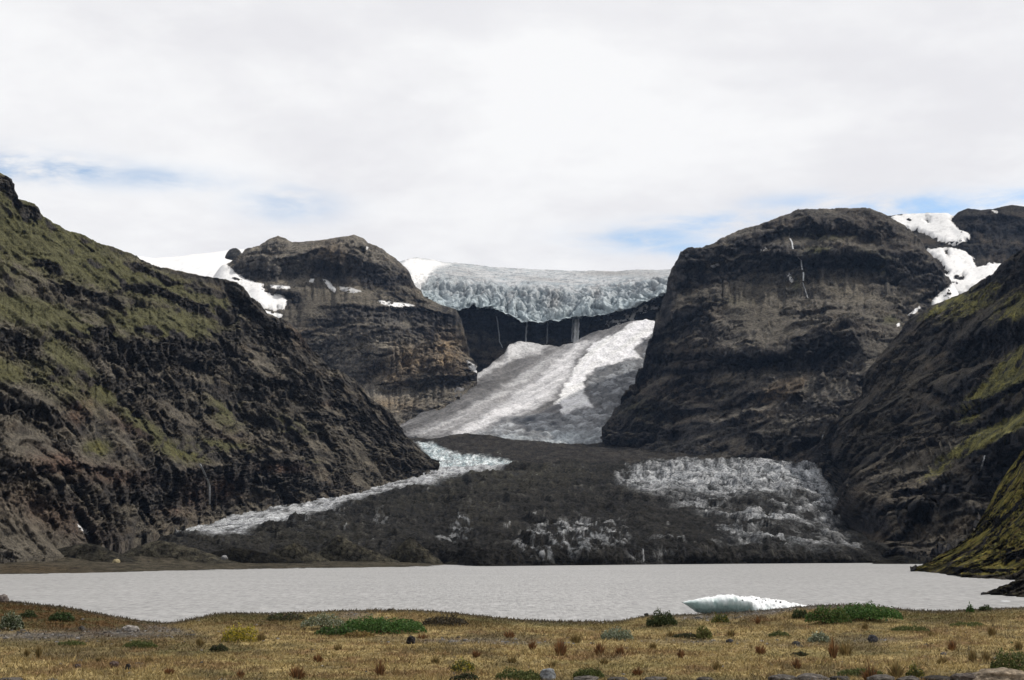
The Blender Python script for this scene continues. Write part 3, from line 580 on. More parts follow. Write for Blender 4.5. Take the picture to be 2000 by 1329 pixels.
# ------------------------------------------------------------------ right hillside and near promontory
g = make_patch(1552, 2700,
    [(1552, 914, 2660), (1600, 926, 2500), (1640, 985, 2140), (1680, 1056, 1690), (1720, 1090, 1480), (1800, 1102, 1350), (1900, 1108, 1250), (2000, 1112, 1180), (2700, 1125, 950)],
    [(1552, 908, 2700), (1600, 878, 2620), (1640, 820, 2540), (1680, 765, 2580), (1715, 700, 2600), (1745, 660, 2600), (1780, 628, 2580), (1820, 600, 2550), (1860, 578, 2500), (1900, 558, 2450), (1935, 538, 2400), (1960, 518, 2360), (1978, 505, 2330), (2000, 492, 2300), (2100, 420, 2200), (2350, 260, 2050), (2700, 100, 1900)],
    [(0, 0), (.1, .1), (.3, .3), (.5, .52), (.7, .72), (1, 1)], 400, 1.8, jag=2.5, seed=8, dsig=10,
    bands=[([(1880, 905), (1950, 880), (2010, 850), (2200, 760)], 85, 95), ([(1740, 965), (1810, 945), (1880, 915)], 42, 50), ([(1840, 690), (1900, 650), (1970, 640), (2050, 620)], 46, 45), ([(1790, 740), (1850, 770), (1950, 705)], 20, 25),
           ([(1800, 820), (1870, 800), (1960, 765), (2040, 720)], 28, 45), ([(1690, 1080), (1800, 1078), (1880, 1070)], 14, 16), ([(1640, 850), (1720, 850), (1790, 830)], 24, 28), ([(1850, 860), (1920, 820), (2000, 790)], 16, 25)])
# spurs running down to the left
p = g.p
sp = np.stack([(p[..., 0] * .45 + p[..., 2] * .9) / 85., (p[..., 0] * .8 - p[..., 2] * .5) / 420., p[..., 1] / 420.], -1)
g.p = p + g.n * (26 * fbm(sp, 2, .45, 700) * (1 - .6 * g.T))[..., None]; finish(g)
MO = [(1960, 750, 90, 22, -32, 1.2), (1990, 700, 60, 18, -35, 1.0), (1930, 850, 70, 16, -30, 1.3), (1990, 820, 50, 16, -30, 1.3), (1890, 810, 30, 16, -30, .9), (1850, 595, 60, 10, -28, .8), (1900, 590, 90, 30, -28, .45), (1870, 880, 60, 10, -30, .8), (1830, 920, 60, 14, -30, .4), (1990, 600, 70, 40, -30, .5), (2200, 700, 200, 120, -30, .8), (1950, 660, 60, 10, -30, .5)]
g.soft = np.maximum(blob(*proj(g.p), MO), blob(*proj(g.p), [(1790, 900, 90, 22, -28, .9), (1720, 960, 70, 16, -28, .6), (1840, 1020, 90, 24, -20, .7), (1700, 1040, 60, 40, 20, .7)]))
rockify(g, 1.25, 710, big=14, mid=12, small=4.6, fine=2.6, gully=9, strata=.55, period=30, tilt=-.25, edge=.6, spur=22, sdir=(-.5, .86), soft=g.soft)
c, a, b, nz = rockcol(g, 1.2, 710, .35); c = c * .85
sx, sy = g.sx, g.sy
mo = blob(sx, sy, MO)
mw = np.clip(1.4 * mo * ss(.2, .5, g.nzs + .15 * b) * ss(-.5, .1, b + .4 * a + .2 * mo), 0, 1) * (1 - .9 * g.cliff)
fb = fbm(g.p / 7.5, 4, .7, 760); mw = ss(.15, .6, mw * (1 + 1.1 * fb)); c = c * (1.45 + .45 * fb)[..., None]
c = lerp(c, SCREE * 1.0, np.clip(blob(sx, sy, [(1760, 740, 80, 70, -40, .7), (1690, 840, 70, 60, -40, .6), (1900, 620, 110, 26, -30, .45), (1790, 900, 90, 18, -28, .8), (1720, 960, 70, 14, -28, .5), (1840, 1020, 90, 20, -20, .45)]) * (.9 + .6 * b), 0, .8))
c = lerp(c, DARK * .75, .8 * np.clip(blob(sx, sy, [(1950, 920, 70, 40, -30, 1), (1850, 970, 80, 26, -25, .8), (1760, 1085, 120, 14, 0, 1), (1930, 670, 50, 30, -30, .7)]) * (1 + b), 0, 1))  # dark cliff patches, with the shadowed cliff's shade put into the rock colour
c = lerp(c, lerp(MOSS * 1.3, MOSSY * 1.7, ss(-.3, .4, b)), mw * .95)
g_hill = g
build('dark_hillside', g, c, M['rock_near'], back=((0, 200, -50), (0, 600, -500)), label='dark steep hillside with mossy ledges right of the glacier', cat='hillside')

SH = lambda pts, z=-.4: [(x, y, Dz(x, y, z)) for x, y in pts]
g = make_patch(1778, 2800, SH([(1778, 1117), (1800, 1118.5), (1840, 1123), (1870, 1129), (1900, 1131), (1950, 1133.5), (1990, 1137), (2050, 1141), (2250, 1152), (2800, 1185)]),
    [(1778, 1116, 905), (1790, 1111, 920), (1806, 1103, 930), (1830, 1086, 950), (1842, 1080, 955), (1870, 1071, 970), (1890, 1058, 985), (1905, 1040, 995), (1918, 1012, 1000), (1932, 985, 1005), (1950, 950, 1010), (1970, 918, 1010), (2000, 875, 1010), (2100, 760, 1000), (2400, 560, 950), (2800, 400, 900)],
    [(0, 0), (.08, .1), (.3, .3), (.6, .6), (1, 1)], 250, 1.6, jag=2.5, seed=9, dsig=6,
    bands=[([(1950, 1090), (1985, 1075), (2030, 1060)], 26, 14), ([(1930, 1030), (1970, 1000), (2010, 960)], 18, 12), ([(1840, 1106), (1900, 1110), (1990, 1112)], 12, 6)])
rockify(g, .55, 800, big=5, mid=3.2, small=1.7, fine=1.1, gully=3, strata=.35, period=30, edge=.4)
# keep the foot at the water
c, a, b, nz = rockcol(g, .6, 800, .3); sx, sy = g.sx, g.sy
mw = np.clip(1.5 * ss(-.2, .35, a + .4 * b + .25) * ss(.2, .5, nz + .3 * b) * ss(1128, 1108, sy - .02 * (sx - 1800)), 0, 1) * (1 - .8 * g.cliff)
fb = fbm(g.p / 3.2, 4, .7, 860); mw = ss(.2, .55, mw * (1 + 1.2 * fb))
c = lerp(c * .9, lerp(np.array((.09, .088, .022)), np.array((.21, .175, .038)), ss(-.3, .4, b + .4 * perlin(g.p / 3, 812))), mw * .95)
c = lerp(c, np.array((.11, .06, .03)), .5 * ss(.15, .5, fbm(g.p / 9, 3, .6, 815)) * mw)
g_prom = g
build('mossy_promontory', g, c, M['rock_near'], back=((0, 60, -15), (0, 160, -200)), label='yellow green mossy headland reaching into the lake on the right', cat='headland')
g = make_patch(1916, 2700, SH([(1916, 1161.5), (1945, 1165), (2000, 1170), (2100, 1178), (2700, 1210)]),
    [(1916, 1161, 462), (1930, 1157, 468), (1946, 1150, 474), (1958, 1147, 478), (1970, 1148, 480), (1984, 1142, 482), (1990, 1128, 484), (2004, 1116, 486), (2040, 1100, 488), (2200, 1060, 470), (2700, 950, 420)],
    [(0, 0), (1, 1)], 60, 1.6, jag=2.5, seed=10, dsig=3)
rockify(g, .22, 850, big=.8, mid=1.3, small=.8, fine=.6, gully=.8, strata=.2, period=20, edge=.2)
c, a, b, nz = rockcol(g, .25, 850, .3)
c = lerp(c * .8, MOSS * .7, .6 * ss(.1, .5, a + b) * ss(.3, .6, nz))
build('rocky_spit', g, c, M['rock_near'], back=((0, 20, -3), (0, 60, -60)), label='low dark rocky spit at the right edge of the lake', cat='rocky spit')

# ------------------------------------------------------------------ glacier tongue, moraine, far beach
g = make_patch(120, 1800, [(120, 1104, 1420), (400, 1104, 1400), (700, 1104, 1380), (880, 1106, 1330)] + SH([(920, 1108), (1100, 1106), (1400, 1103), (1700, 1101), (1800, 1100)], -.5),
    [(120, 1090, 1500), (250, 1062, 1600), (355, 1032, 1800), (450, 1006, 1980), (600, 978, 2200), (700, 957, 2380), (780, 936, 2560), (850, 914, 2760), (900, 911, 2800), (960, 908, 2760), (1010, 905, 2720), (1100, 904, 2680), (1210, 906, 2650), (1300, 903, 2640), (1400, 901, 2620), (1500, 900, 2600), (1590, 903, 2560), (1620, 940, 2350), (1650, 1000, 2050), (1690, 1060, 1650), (1740, 1090, 1460), (1800, 1098, 1400)],
    [(0, 0), (.08, .003), (.17, .015), (.25, .07), (.46, .34), (.7, .62), (.9, .86), (1, 1)], 170, 1.8, seed=11, dsig=10, jag=1.6)
sx, sy = proj(g.p); p = g.p
a = fbm(p / np.array((70, 120, 70.)), 4, .6, 900); b = fbm(p / np.array((13, 58, 13.)), 4, .68, 905)
cr = ridged(np.stack([(p[..., 0] * .8 + p[..., 1] * .25) / 15., (p[..., 1] * .9 - p[..., 0] * .3) / 75., p[..., 2] / 24.], -1) + .5 * np.stack([a, b, a], -1), 3, .62, 908)
hum = ridged(np.stack([p[..., 0] / 120. + .4 * a, p[..., 1] / 150., p[..., 2] / 90.], -1), 3, .55, 915)
flw = np.stack([(p[..., 0] + .35 * (p[..., 1] - 1500)) / 160., p[..., 2] / 14., p[..., 1] / 120.], -1)
st = fbm(flw, 4, .62, 911)
W1 = ss(-4, 5, sdist(sx + 5 * b, sy + 4 * b, [(345, 1046), (350, 1010), (500, 966), (600, 947), (700, 925), (780, 905), (850, 880), (1015, 902), (965, 917), (880, 934), (780, 955), (700, 975), (600, 1006), (520, 1026), (430, 1046)]))
W2 = ss(-10, 14, sdist(sx + 18 * b + 10 * a, sy + 9 * b, [(1200, 935), (1240, 915), (1350, 903), (1590, 900), (1612, 935), (1640, 985), (1650, 1030), (1680, 1072), (1600, 1082), (1480, 1080), (1390, 1058), (1420, 1020), (1330, 990), (1240, 968)]))
W3 = ss(-8, 14, sdist(sx + 20 * b, sy + 12 * b, [(1000, 1075), (1045, 1035), (1130, 1014), (1225, 1028), (1235, 1060), (1150, 1092), (1050, 1098)]))
W4 = ss(-6, 8, sdist(sx + 14 * b, sy + 9 * b, [(858, 1052), (880, 1028), (905, 1010), (925, 1016), (912, 1040), (890, 1058)]))
W5 = np.clip(blob(sx, sy, [(740, 1015, 24, 14, 0, .6), (1340, 1062, 60, 6, 5, .9), (1245, 1088, 20, 18, 0, .8), (1310, 1085, 40, 12, 10, .5), (740, 958, 26, 8, -20, .6), (590, 1022, 20, 5, 0, .8), (1150, 955, 16, 4, 0, .7), (980, 890, 20, 6, 0, .7), (1600, 1020, 40, 50, 0, .3), (640, 1005, 50, 14, -18, .5)]), 0, 1)
ice = np.maximum.reduce([W1, W2, W3, W4])
front = ss(.16, .03, g.T) * ss(850, 950, sx)
g.p = p + g.n * ((8 * a + 17 * (hum - .5)) * (1 - .85 * W1) + 3.0 * b - (2.8 + 2.0 * np.maximum(W2, W3) + 3.5 * front) * (1 - .6 * W1) * (cr - .4) + W2 * 4. * st)[..., None] * ss(0, .05, g.T)[..., None]; finish(g)
DEB = np.array((.0165, .0155, .0135))
c = lerp(DEB, DEB * 1.7, ss(-.1, .6, b + .5 * a)); c = lerp(c, np.array((.036, .033, .024)), np.clip(blob(sx, sy, [(1000, 930, 180, 40, 0, .7), (930, 1000, 60, 30, 0, .5), (560, 1050, 200, 20, 0, .5), (850, 970, 150, 20, -10, .5)]), 0, .8)); c = lerp(c, np.array((.02, .02, .022)), .8 * ss(.68, .88, cr))
icec = lerp(np.array((.30, .315, .33)), np.array((.60, .61, .62)), ss(-.25, .4, b)); icec = lerp(icec, DEB * 1.3, .85 * ss(.6, .82, cr))
ic1 = lerp(np.array((.31, .32, .335)), np.array((.52, .53, .54)), ss(-.25, .4, b)); ic1 = lerp(ic1, DEB * 3, .75 * ss(.0, .4, -b - .5 * st + .25 * ss(8, -4, sdist(sx, sy - 6, [(345, 1046), (350, 1010), (500, 966), (600, 947), (700, 925), (780, 905), (850, 880), (1015, 902), (965, 917), (880, 934), (780, 955), (700, 975), (600, 1006), (520, 1026), (430, 1046)])))); c = lerp(c, ic1, W1)
top2 = ss(985, 935, sy)
w2 = W2 * np.clip(.05 + .95 * top2 + .75 * ss(.0, .4, st + .3 * b) * (1 - top2) + .2 * ss(1500, 1600, sx) * (1 - top2), 0, 1)
c = lerp(c, DEB * .6, .6 * ss(.0, .4, st) * (1 - np.maximum(W1, W2))); c = lerp(c, icec * .74, np.clip(w2 * ss(-.55, .15, b + .9 * st * (1 - .6 * top2) + .28 * top2), 0, 1))
shx = p[..., 0] + .16 * p[..., 1]; bw = .5 * b + fbm(np.stack([shx / 6.5, p[..., 1] / 60., p[..., 2] / 14.], -1), 4, .66, 917); c = lerp(c, c * 2.4 + .003, .5 * ss(.25, .6, bw) * (1 - np.maximum(W1, W2)))
c = lerp(c, icec * .55, np.clip(W3 * ss(-.05, .35, bw + .8 * (.5 - cr)), 0, .9)); c = lerp(c, icec * .55, np.clip(W4 * ss(-.1, .25, bw), 0, .85)); c = lerp(c, icec * .5, np.clip(W5 * ss(.0, .4, bw), 0, .8))
c = lerp(c, icec * .6, .6 * ss(.5, .66, b) * ss(.0, .4, g.T) * ss(.0, .4, a)); c = lerp(c, c * 1.6, ss(.1, .5, hum - .5 + .3 * b) * (1 - ice) * .6)
g_tongue = g
build('glacier_tongue', g, c, M['till'], back=((0, 300, -40), (0, 500, -60)), label='debris covered glacier tongue ending at the lake with white ice strips', cat='glacier')

g = make_patch(680, 1780, [(680, 985, 2350), (780, 950, 2560), (850, 935, 2700), (1010, 925, 2700), (1300, 925, 2680), (1600, 935, 2600), (1780, 960, 2300)],
    [(680, 858, 3400), (800, 858, 3400), (830, 856, 3400), (880, 850, 3400), (910, 847, 3400), (950, 850, 3400), (1000, 858, 3400), (1060, 862, 3400), (1150, 867, 3400), (1220, 862, 3400), (1320, 860, 3380), (1400, 866, 3300), (1480, 870, 3200), (1540, 880, 3100), (1600, 900, 2900), (1680, 925, 2600), (1780, 945, 2450)],
    [(0, 0), (.3, .2), (.6, .55), (1, 1)], 90, 1.9, seed=12, dsig=10, jag=1.4)
p = g.p; sx, sy = proj(p); a = fbm(p / 60, 4, .6, 920); b = fbm(p / np.array((15, 55, 15.)), 4, .68, 925); cr = ridged(p / np.array((20., 60., 22.)), 3, .6, 928)
WA = ss(-4, 5, sdist(sx + 6 * b, sy + 4 * b, [(812, 862), (850, 866), (872, 880), (905, 890), (960, 892), (1015, 904), (1010, 920), (840, 945), (846, 905), (832, 885)]))
g.p = p + g.n * (5 * a + 2.5 * b - (1.5 + 7 * WA) * (cr - .4))[..., None]; finish(g)
c = lerp(np.array((.021, .019, .017)), np.array((.043, .038, .032)), ss(-.3, .5, b + .4 * a))
c = lerp(c, lerp(np.array((.33, .40, .42)), np.array((.62, .66, .67)), ss(-.3, .3, b)) * (1 - .5 * ss(.62, .85, cr))[..., None], WA * .97)
c = lerp(c, (.5, .52, .53), .8 * ss(.5, .62, b) * blob(sx, sy, [(980, 892, 50, 8, 0, 1), (1590, 905, 120, 14, 10, .8)]))
build('moraine_bank', g, c, M['till'], back=((0, 120, -40), (0, 250, -80)), label='dark gravel moraine bank crossing the glacier below the snow fan', cat='moraine')

g = make_patch(-420, 940, SH([(-420, 1146), (0, 1126.5), (200, 1121), (400, 1117), (600, 1112.5), (700, 1111), (860, 1109.5), (940, 1109)], -.3),
    [(-420, 1112, 960), (0, 1097, 1010), (200, 1098, 1080), (400, 1100, 1170), (520, 1100, 1230), (640, 1097, 1260), (800, 1099, 1300), (940, 1106, 1320)], [(0, 0), (1, 1)], 40, 2, seed=13, jag=.6)
p = g.p; b = fbm(p / 14, 4, .65, 935)
g.p = p + np.array((0, 0, 1.)) * (.5 * fbm(p / 20, 4, .6, 931) * ss(0, .2, g.T))[..., None]; finish(g)
c = lerp(np.array((.046, .04, .027)), np.array((.085, .073, .052)), ss(-.3, .4, b)); c = lerp(c, np.array((.09, .06, .03)), .5 * blob(g.sx, g.sy, [(60, 1112, 110, 10, 0, 1)]))
build('gravel_beach', g, c, M['till'], back=((0, 80, 1), (0, 200, -4)), label='flat brown gravel beach on the far lake shore', cat='beach')

def mound(cx, foot, wpx, hpx, D, seed, label, peak=.5, sharp=1.0, deep=.5, tint=1.1):
    tint = tint * 1.0
    """heap of glacial till on the far shore"""
    nu, nv = 90, 60; W = wpx / FPX * D; H = hpx / FPX * D
    c0 = P(np.array(float(cx)), np.array(float(foot)), np.array(float(D)))
    u, v = np.meshgrid(np.linspace(0, 1, nu), np.linspace(-1, 1, nv), indexing='ij')
    prof = np.where(u < peak, u / peak, (1 - u) / (1 - peak)); prof = ss(0, 1, prof) * (1 - sharp) + prof * sharp
    z = H * prof * np.clip(1 - np.abs(v) ** 1.5, 0, 1) ** (.9)
    p = np.stack([c0[0] + (u - .5) * W, c0[1] + W * .22 * deep * (v + 1), c0[2] - 1 + z * 1.05], -1)
    e = ss(0, .1, prof) * ss(1, .8, np.abs(v))
    q = p / np.array((W * .10 + 3, W * .10 + 3, H * 3))
    p[..., 2] += e * H * (.05 * fbm(p / (W * .2 + 8), 2, .5, seed) - .05 * (ridged(p / np.array((7., 40., 60.)), 2, .5, seed + 7) - .4))
    b = fbm(p / 9, 4, .65, seed + 3)
    c = lerp(np.array((.024, .022, .017)), np.array((.05, .045, .032)), ss(-.3, .5, b)) * tint
    f = grid_faces(nu, nv)
    o = mesh_obj('till_mound', p, f, M['till'], c, loc=c0)
    return tag(o, label, 'gravel mound', None, 'till mounds along the far lake shore')
mound(128, 1098, 300, 36, 1120, 41, 'long low dark mound at the far left foot of the mossy mountain', .62, .3)
mound(330, 1100, 320, 44, 1190, 42, 'broad brown till mound on the far beach below the left ice strip', .4, .3, tint=1.5)
mound(470, 1101, 330, 30, 1210, 43, 'black shadowed flat mound on the middle of the far beach', .45, .2, deep=.3, tint=.4)  # low tint puts the shade of its black faces into the till colour
mound(560, 1100, 190, 40, 1250, 44, 'mound with a steep right flank right of the black flat mound', .55, .7, tint=1.4)
mound(690, 1099, 190, 52, 1290, 45, 'sharp crested brown mound left of the pyramid shaped mound', .32, 1.0, tint=1.7)
mound(800, 1107, 150, 58, 1300, 46, 'pyramid shaped dark mound where the gravel beach ends', .5, 1.0, tint=1.6)
mound(925, 1108, 180, 26, 1270, 47, 'low grey mound at the waterline right of the pyramid shaped mound', .5, .3, tint=1.1)
mound(1762, 1104, 150, 20, 1330, 48, 'low black mound at the waterline beside the mossy headland', .5, .3, tint=.5)

# ------------------------------------------------------------------ snow patches and waterfalls lying on the mountains
def snow_patch(src, poly, label, thick=5.0, warp=4.0, seed=0, tint=WHITE, cat='snow patch', name='snow_patch', holes=(), group=None):
    b = 1.3 * fbm(src.p / 24.0, 4, .75, 1000 + seed); b2 = 1.3 * fbm(src.p / 24.0 + 31.7, 4, .75, 1010 + seed)
    X_, Y_ = src.sx + warp * b, src.sy + warp * b2
    sd = sdist(X_, Y_, poly)
    for h in holes: sd = np.minimum(sd, -sdist(X_, Y_, h))
    ok = sd > -3.0
    f = grid_faces(src.nu, src.nv); f = f[ok.ravel()[f].all(1)]
    if not len(f): print('EMPTY', label); return
    if src.sgn < 0: f = f[:, ::-1]
    ids, inv = np.unique(f, return_inverse=True)
    sdv = sd.ravel()[ids]; lift = .45 * thick * (ss(-1.5, 5, sdv) * 1.0 - .6 * ss(0, -2.5, sdv) - .05)
    if not hasattr(src, 'pb'): src.pb = blur(src.p, 3.5); src.nb3 = blur(src.n, 3.5)
    wq = ss(-1, 7, sdv)[:, None]; lift = lift * (1 + 1.2 * wq[:, 0])
    v = src.p.reshape(-1, 3)[ids] * (1 - wq) + src.pb.reshape(-1, 3)[ids] * wq + src.nb3.reshape(-1, 3)[ids] * lift[:, None]
    bb = b.ravel()[ids]; c = lerp(np.asarray(tint), np.asarray(tint) * .78, ss(.1, .6, bb))
    c = lerp(c, (.20, .19, .18), .8 * ss(3.0, -1.5, sdv + 2.5 * bb)); lo = v[:, 2].argmin(); loc = v[lo].copy()
    o = mesh_obj(name, v, inv.reshape(f.shape), M['snow'], c, loc=loc)
    return tag(o, label, cat, None, group)
snow_patch(g_mid, [(380, 560), (400, 520), (438, 512), (446, 520), (470, 540), (500, 552), (516, 556), (512, 562), (524, 572), (552, 578), (562, 592), (556, 604), (535, 606), (515, 606), (492, 590), (460, 600), (380, 620)], 'large white snow tongue sliding down between the mossy and the layered mountain', 8, 4, 1)
snow_patch(g_mid, [(512, 606), (530, 610), (553, 614), (545, 626), (522, 618)], 'small white snow patch just below the tip of the large snow tongue', 5, 2, 2)
snow_patch(g_mid, [(526, 556), (566, 560), (568, 565), (530, 564)], 'thin flat snow strip on the ledge right of the large snow tongue', 4, 2, 3)
snow_patch(g_mid, [(628, 545), (638, 547), (657, 566), (654, 572), (642, 562)], 'slanting snow streak in the gully under the brown summit', 4, 2, 4)
snow_patch(g_mid, [(606, 545), (614, 545), (612, 552), (604, 551)], 'tiny snow spot left of the slanting gully streak', 4, 1.5, 5)
snow_patch(g_mid, [(662, 560), (690, 563), (708, 570), (690, 573), (666, 568)], 'faint grey snow strip right of the slanting gully streak', 3, 2, 6, tint=WHITE * .6)
snow_patch(g_mid, [(738, 586), (755, 590), (790, 592), (812, 597), (800, 602), (765, 600), (742, 593)], 'long flat snow strip on the rim left of the icefall', 5, 2, 7)
snow_patch(g_mid, [(712, 480), (720, 484), (717, 488), (710, 484)], 'tiny snow spot near the top of the layered mountain', 4, 1, 8)
snow_patch(g_mid, [(912, 704), (926, 712), (946, 728), (944, 736), (928, 728), (916, 720)], 'narrow snow wedge at the foot of the brown cliff beside the fan', 5, 1.5, 9, tint=WHITE * .8)
snow_patch(g_sum, [(1740, 424), (1770, 416), (1850, 414), (1864, 424), (1858, 432), (1872, 446), (1896, 458), (1893, 470), (1862, 480), (1830, 470), (1795, 452), (1740, 450)], 'wide upper snowfield beside the dark right hand summit', 9, 4, 10, holes=[[(1805, 432), (1816, 431), (1814, 437)]])
snow_patch(g_sum, [(1808, 488), (1850, 484), (1884, 489), (1900, 503), (1922, 513), (1945, 516), (1968, 517), (1950, 535), (1900, 565), (1850, 590), (1815, 600), (1770, 560), (1852, 535), (1835, 510), (1812, 498)], 'forked lower snowfield running down to the dark hillside on the right', 9, 4, 11, holes=[[(1898, 504), (1925, 512), (1928, 520), (1906, 522)], [(1865, 541), (1885, 540), (1880, 548), (1862, 547)], [(1845, 490), (1850, 489), (1852, 500), (1848, 500)]])
snow_patch(g_right, [(1820, 588), (1850, 560), (1868, 548), (1880, 600), (1820, 610)], 'snow tail at the lower end of the forked snowfield', 6, 2, 12)
snow_patch(g_sum, [(1935, 410), (1950, 413), (1948, 417), (1938, 414)], 'tiny snow fleck in the notch of the right hand summit', 5, 1, 13)
snow_patch(g_right, [(1786, 605), (1795, 597), (1798, 602), (1788, 612), (1776, 620), (1772, 617)], 'upper small snow scrap in the gully below the forked snowfield', 4, 1.5, 14)
snow_patch(g_right, [(1752, 632), (1758, 630), (1757, 638), (1751, 639)], 'lowest small snow scrap in the gully below the forked snowfield', 4, 1, 15)
snow_patch(g_right, [(1534, 536), (1542, 534), (1550, 550), (1546, 552), (1538, 542)], 'short white snow streak left of the thin fall on the dark mountain', 4, 1, 16, tint=WHITE * .75)
snow_patch(g_right, [(1484, 488), (1494, 484), (1496, 487), (1486, 492)], 'tiny snow spot high on the left shoulder of the dark mountain', 4, 1, 17)
snow_patch(g_right, [(1388, 520), (1402, 515), (1406, 518), (1394, 524)], 'pale snow spot on the brown shelf of the dark mountain', 4, 1, 18, tint=WHITE * .6)
snow_patch(g_head, [(1170, 626), (1200, 624), (1225, 616), (1265, 590), (1272, 598), (1240, 622), (1215, 636), (1180, 640), (1196, 630)], 'broken snow ledge on the black headwall right of the waterfalls', 5, 16, 19, tint=WHITE * .95)
snow_patch(g_head, [(1272, 598), (1284, 594), (1285, 604), (1270, 606)], 'small snow patch at the right end of the black headwall', 5, 2, 20, tint=WHITE * .75)
snow_patch(g_left, [(150, 1022), (160, 1030), (176, 1040), (190, 1047), (186, 1051), (168, 1044), (154, 1032)], 'narrow dirty snow remnant at the foot of the mossy mountain', 2.5, 1.5, 21, tint=WHITE * .75)

def waterfall(src, path, width, label, name='waterfall', tint=.62, seed=0):
    """thin fall hugging the rock: a ribbon with a rounded section, two strands"""
    path = np.asarray(path, float); t = np.linspace(0, 1, 28); L = np.linspace(0, 1, len(path))
    xx = np.interp(t, L, path[:, 0]) + .3 * np.sin(t * 19 + seed); yy = np.interp(t, L, path[:, 1])
    pts = []
    for x, y in zip(xx, yy):
        k = np.argmin((src.sx - x) ** 2 + (src.sy - y) ** 2); D = src.p.reshape(-1, 3)[k, 1]
        pts.append(P(np.array(x), np.array(y), np.array(D - 9.0)))
    pts = np.array(pts); D = pts[:, 1].copy(); D = gsmooth(D, 2.0) - 4.0; pts = P(xx, yy, D)
    wm = width / FPX * D[:, None] * .5 * (1 + .35 * fbm(np.stack([t * 6, t * 0 + seed, t * 0], -1), 3, .6, 5))[:, None]
    s = np.linspace(-1, 1, 9)[None]
    v = np.stack([pts[:, 0:1] + wm * s, pts[:, 1:2] - wm * .8 * (1 - s * s) + wm * .5, np.repeat(pts[:, 2:3], 9, 1)], -1)
    c = tint * (.75 + .25 * np.cos(s * 5.3 + seed + t[:, None] * 2))
    c = np.repeat(c[..., None], 3, -1) * np.array((.97, .99, 1.0))
    o = mesh_obj(name, v, grid_faces(28, 9), M['foam'], c, loc=pts[-1])
    return tag(o, label, 'waterfall', None, 'thin falls and streams on the rock walls')
waterfall(g_head, [(1126, 608), (1126, 640), (1125, 674)], 11, 'widest white waterfall pouring off the icefall onto the snow fan', tint=1.0, seed=1)
waterfall(g_head, [(1119, 618), (1118, 645), (1117, 668)], 2.5, 'thin strand just left of the widest waterfall', tint=.45, seed=2)
waterfall(g_head, [(1030, 626), (1028, 645), (1027, 668)], 3.0, 'short thin waterfall under the lowest point of the icefall', tint=.55, seed=3)
waterfall(g_head, [(1070, 626), (1069, 648), (1068, 672)], 2.2, 'faint waterfall midway under the lowest edge of the icefall', tint=.4, seed=4)
waterfall(g_head, [(970, 618), (974, 645), (976, 668), (982, 680)], 2.2, 'faint bent waterfall at the left of the black headwall', tint=.4, seed=5)
waterfall(g_right, [(1543, 466), (1547, 474), (1549, 486), (1556, 492), (1558, 503), (1565, 508), (1566, 524), (1570, 535), (1569, 549)], 2.8, 'white zigzag stream falling down the upper dark mountain', tint=.6, seed=6)
waterfall(g_right, [(1568, 552), (1574, 570), (1578, 582)], 1.8, 'faint lower trickle under the zigzag stream', tint=.3, seed=7)
waterfall(g_right, [(1608, 848), (1605, 865), (1604, 880)], 3.0, 'thin grey fall at the dark foot of the dark mountain', tint=.16, seed=8)
waterfall(g_left, [(390, 906), (396, 918), (404, 935), (409, 950), (409, 985)], 4.2, 'bright thin waterfall on the red cliff above the left ice strip', tint=.55, seed=9)
waterfall(g_hill, [(1924, 890), (1920, 905), (1915, 920)], 3.0, 'thin stream in the dark ravine behind the mossy headland', tint=.3, seed=10)
waterfall(g_tongue, [(1256, 1072), (1257, 1086), (1257, 1098)], 2.6, 'meltwater spout dropping from the glacier front into the lake', tint=.22, seed=11)

